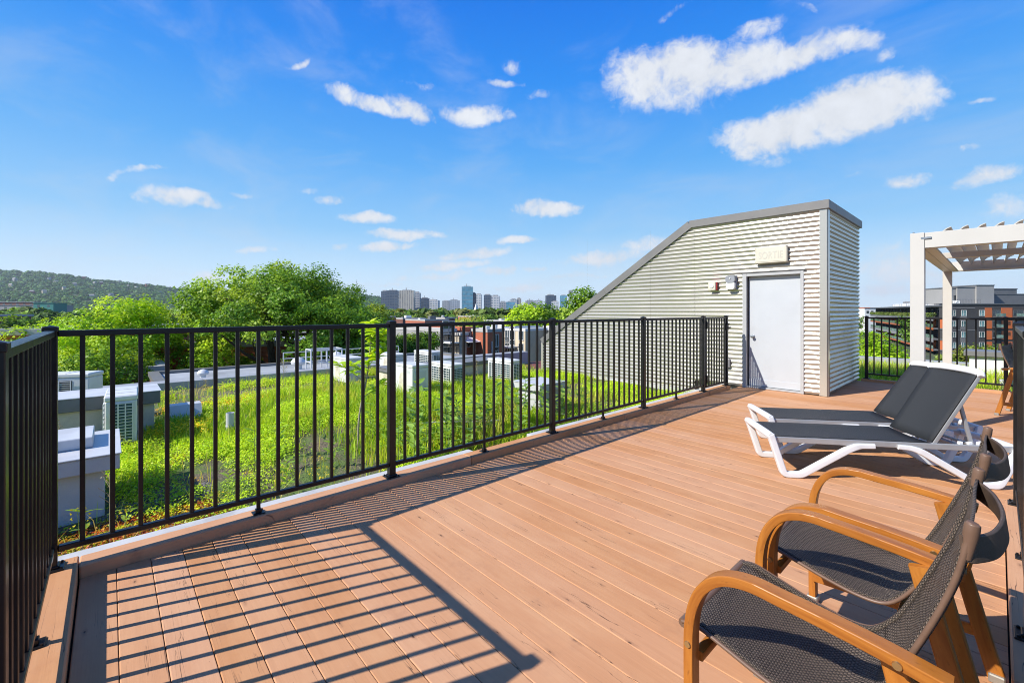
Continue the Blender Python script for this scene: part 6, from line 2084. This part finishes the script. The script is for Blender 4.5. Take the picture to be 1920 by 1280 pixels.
# ================================================================== FLATS ON THE RIGHT
# main front: local x along the facade, y into the building
DM = 124.0
fl = thing("apartment_building", "long charcoal brick apartment building with orange panels", "building", at(1768, DM, GZ), YAW)
S = DM / FPX                                     # metres per photo pixel on this front
def X_(px): return (px - 1768) * S
def Zf(py): return hz(py, DM) - GZ
top = Zf(571)
W1 = X_(2150)
def wedge(P, z0, z1):
    n = len(P); V = [(x, y, z) for z in (z0, z1) for x, y in P]
    return MB().add(V, [tuple(range(n))[::-1], tuple(range(n, 2 * n))] + [(i, (i + 1) % n, n + (i + 1) % n, n + i) for i in range(n)])
wedge([(0, 0), (W1, 0), (W1, 16), (17, 16)], 0, top).build("wall", M['brick_black'], fl)
wedge([(-.2, -.2), (W1 + .2, -.2), (W1 + .2, 16.2), (17, 16.2)], top + .003, top + .35).build("parapet", M['greydark'], fl)
for a, b_, y0_, y1_ in ((1738, 1800, 577, 578.6), (1740, 1796, 590, 597.5)):
    pass
ROWS = [(581, 592.5), (601, 612.5), (621.5, 632.5), (641.5, 652.5), (661.5, 672)]
def panel(nm, a, b_, y0_, y1_, mt, out=.06, par=fl):
    mb = MB(); mb.box((X_(a), -out, Zf(y1_)), (X_(b_), -.003, Zf(y0_))); return mb.build(nm, M[mt], par)
for a, b_ in ((1770, 1786), (1801, 1813)):
    for (y0_, y1_), (y2_, _) in zip(ROWS, ROWS[1:] + [(682, 690)]):
        panel("grey_panel", a, b_, y1_ + .4, y2_ - .4, 'brick_grey')
panel("grey_panel", 1770, 1828, 576.4, 578, 'brick_grey')
panel("grey_panel", 1770, 1828, 618, 619.6, 'brick_grey')
for a, b_ in ((1846.5, 1859.5), (1877.5, 1897.5), (1921, 1940), (1975, 1995)):
    for y0_, y1_ in ((577, 595), (601, 616), (620, 636.5), (640.5, 657), (661, 677)):
        panel("orange_panel", a, b_, y0_, y1_, 'orange_panel', .10)
wcols = [(1770, 1778), (1784, 1792), (1802, 1812), (1835.5, 1846), (1861, 1876), (1899, 1919), (1942, 1955), (1958, 1972), (2000, 2014), (2030, 2044), (2060, 2074)]
for a, b_ in wcols:
    w, h = (b_ - a) * S, 11.2 * S
    f, g2, sash = MB(), MB(), MB()
    f.box((-w / 2, -.12, -h / 2), (w / 2, -.01, -h / 2 + .1)); f.box((-w / 2, -.12, h / 2 - .1), (w / 2, -.01, h / 2)); f.box((-w / 2, -.12, -h / 2 + .1), (-w / 2 + .09, -.01, h / 2 - .1)); f.box((w / 2 - .09, -.12, -h / 2 + .1), (w / 2, -.01, h / 2 - .1))
    f.box((-.02 - w * .12, -.10, -h / 2 + .1), (.05 - w * .12, -.01, h / 2 - .1)); f.box((-w * .12 + .05, -.10, -h * .18), (w / 2 - .09, -.01, -h * .18 + .07))
    g2.box((-w / 2 + .09, -.05, -h / 2 + .1), (w / 2 - .09, -.012, h / 2 - .1))
    fm, gm = f.mesh("window", M['greydark'] if (b_ - a) > 14 else M['winframe']), g2.mesh("pane", M['glass_teal'] if (b_ - a) < 14 else M['glass'])
    for y0_, y1_ in ROWS:
        o = link_mesh("window", fm, fl, ((X_(a) + X_(b_)) / 2, 0, Zf((y0_ + y1_) / 2))); link_mesh("pane", gm, o)
        if b_ - a > 14:
            mb = MB(); mb.box((X_(a) - .2, -1.2, Zf(y1_ + 1.5)), (X_(b_) + .2, -.13, Zf(y1_ + .5))); bb = mb.build("balcony", M['greydark'], fl)
            mb = MB(); mb.box((X_(a) - .2, -1.2, Zf(y1_ + .4)), (X_(b_) + .2, -1.14, Zf(y1_ - 5))); mb.build("glass_front", M['rail_glass'], bb)
# rooftop blocks
def roof_block(nm, par, a, b_, y0_, dpt, mt, dy=3.0):
    mb = MB(); mb.box((X_(a), dy, top + .36), (X_(b_), dy + dpt, Zf(y0_))); o = mb.build(nm, M[mt], par)
    mb = MB(); mb.box((X_(a) - .12, dy - .12, Zf(y0_) + .003), (X_(b_) + .12, dy + dpt + .12, Zf(y0_) + .25)); mb.build("coping", M['greydark'], o)
roof_block("lift_tower", fl, 1789, 1815, 540, 9, 'greycloth', 3.4)
roof_block("lift_tower", fl, 1815.2, 1849, 538.2, 8, 'greycloth', 3.0)
roof_block("lift_tower", fl, 1849.2, 1883, 534.6, 8, 'greycloth', 2.6)
roof_block("plant_room", fl, 1890, 2000, 551, 9, 'greydark', 5)
roof_block("plant_room", fl, 1912, 1960, 540, 5, 'greydark', 7)
mb = MB()
for k in range(12): mb.box((X_(1786 + k * 5.6) - .03, 1.2, top + .36), (X_(1786 + k * 5.6) + .03, 1.26, top + 1.5))
mb.box((X_(1786), 1.2, top + 1.45), (X_(1848), 1.26, top + 1.52)); mb.build("roof_rail", M['greydark'], fl)
mb = MB(); mb.tube([(X_(1805), 2.2, top + .36), (X_(1805), 2.2, Zf(553))], .25, 6); mb.build("chimney", M['dark'], fl)

# long wing with balconies that runs away to the left
ang = math.atan2(1.141, -.3135)
wg = thing("apartment_wing", "long receding wing of flats with planted balconies and orange bands", "building", at(1768, DM, GZ), ang)
LWG = 118.0
topw = top - .6
# local +x runs away along the facade; +y is to the left of that, i.e. the face turned to us
wedge([(.3, 0), (11.5, -14), (LWG, -14), (LWG, 0)], 0, topw).build("wall", M['brick_black'], wg)
wedge([(-.2, 2.2), (.4, -.1), (12, -14.4), (LWG + 1, -14.4), (LWG + 1, 2.2)], topw + .003, topw + .5).build("roof_slab", M['greydark'], wg)
FLH = 3.02
for f in range(5):
    z = topw - FLH * (f + 1)
    mb = MB(); mb.box((.0, .003, z - .28), (LWG, 2.0, z)); b_ = mb.build("balcony", M['greydark'], wg)
    mb = MB(); mb.box((.0, 2.003, z - (.95 if f in (0, 2) else .5)), (LWG, 2.06, z + (.12 if f else .05)))
    mb.build("fascia", M['orange_panel' if f in (1, 3, 4) else 'greycloth'], b_)
    mb = MB(); mb.box((.2, 2.0, z + .13), (LWG - .2, 2.04, z + 1.1)); mb.build("glass_front", M['rail_glass'], b_)
    dm = MB(); dm.box((-.12, .02, 0), (.12, .7, FLH - .3)); dmm = dm.mesh("divider", M['brick_black'] if f % 2 == 0 else M['orange_panel'])
    wm_ = MB(); wm_.box((-1.5, .004, .1), (1.5, .05, 2.3)); wmm = wm_.mesh("window", M['glass'])
    fr_ = MB(); fr_.box((-.05, .052, .1), (.05, .09, 2.3)); fr_.box((-1.5, .052, 2.2), (1.5, .09, 2.3)); frm = fr_.mesh("frame", M['winframe'])
    for k in range(18):
        link_mesh("divider", dmm, wg, (.3 + k * 6.5, 0, z + .01))
        o = link_mesh("window", wmm, wg, (3.4 + k * 6.5, 0, z)); link_mesh("frame", frm, o)
# planting on the upper balcony
C = np.stack((rngt.uniform(0, LWG, 5000), rngt.uniform(1.4, 2.5, 5000), topw - FLH + rngt.uniform(.1, 1.25, 5000)), 1)
V, F, T = leaf_quads(C, unit(rngt.normal(size=(5000, 3)) + np.array((0, .6, .6))), rngt.uniform(.3, .6, 5000), np.array(MUTED)[rngt.integers(0, 4, 5000)], rngt)
tag(link_mesh("balcony_planting", np_mesh("balcony_planting", V, F, 4, M['farleaf'], T), wg), kind='stuff')
for a_, b2_, h_, dd_ in ((14, 22, 3.0, -8), (34, 46, 2.6, -9), (62, 78, 2.2, -9)):
    mb = MB(); mb.box((a_, dd_, topw + .51), (b2_, dd_ + 5, topw + .5 + h_)); mb.build("plant_room", M['greycloth'], wg)
um = MB(); um.cbox((-.9, -.7, 0), (.9, .7, 1.3), .08); umm = um.mesh("roof_unit", M['acwhite'])
for k in range(16):
    link_mesh("roof_unit", umm, wg, (6 + k * 5.4 + rngt.uniform(-1, 1), -3.5 + rngt.uniform(-1, 1), topw + .505))
t = thing("white_house", "far white block with small windows at the edge of the stair house", "building", at(1630, 260, GZ), YAW)
mb = MB(); mb.box((-6, -4, 0), (5, 6, hz(578, 260) - GZ)); mb.build("wall", M['white_wall'], t)
wmq = MB(); wmq.box((-.7, -4.05, -.8), (.7, -4.003, .8)); wq = wmq.mesh("window", M['glass'])
for k in range(4): link_mesh("window", wq, t, (-4.2 + k * 2.6, 0, hz(578, 260) - GZ - 2.2))
mb = MB(); mb.box((-6.3, -4.3, hz(578, 260) - GZ + .005), (5.3, 6.3, hz(578, 260) - GZ + .5)); mb.build("roof", M['brick_orange'], t)

# white wall with a grey cap on the back green roof
t = thing("roof_wall", "white wall with a flat grey cap on the back green roof", "wall", (0.5, 16.2, SOIL_Z))
mb = MB(t.location); mb.box((-.48, 15.9, SOIL_Z - .1), (3.0, 16.6, .27)); mb.build("wall", M['white_wall'], t)
mb = MB(t.location); mb.cbox((-.58, 15.8, .273), (3.1, 16.7, .40), .01); mb.build("cap", M['trim'], t)

# ================================================================== HAZE
hm, hb = new_mat("thin_summer_haze")
pv = hb.n('ShaderNodeVolumePrincipled', {'Color': (0.80, 0.89, 1.0, 1), 'Density': 0.000065, 'Anisotropy': 0.15})
ho = hb.n('ShaderNodeOutputMaterial'); hm.node_tree.links.new(pv.outputs[0], ho.inputs['Volume'])
mb = MB(); mb.box((-9100, -9100, GZ - 1.0), (9100, 9100, 330)); hz_ = mb.build("haze", hm); hz_['kind'] = 'stuff'
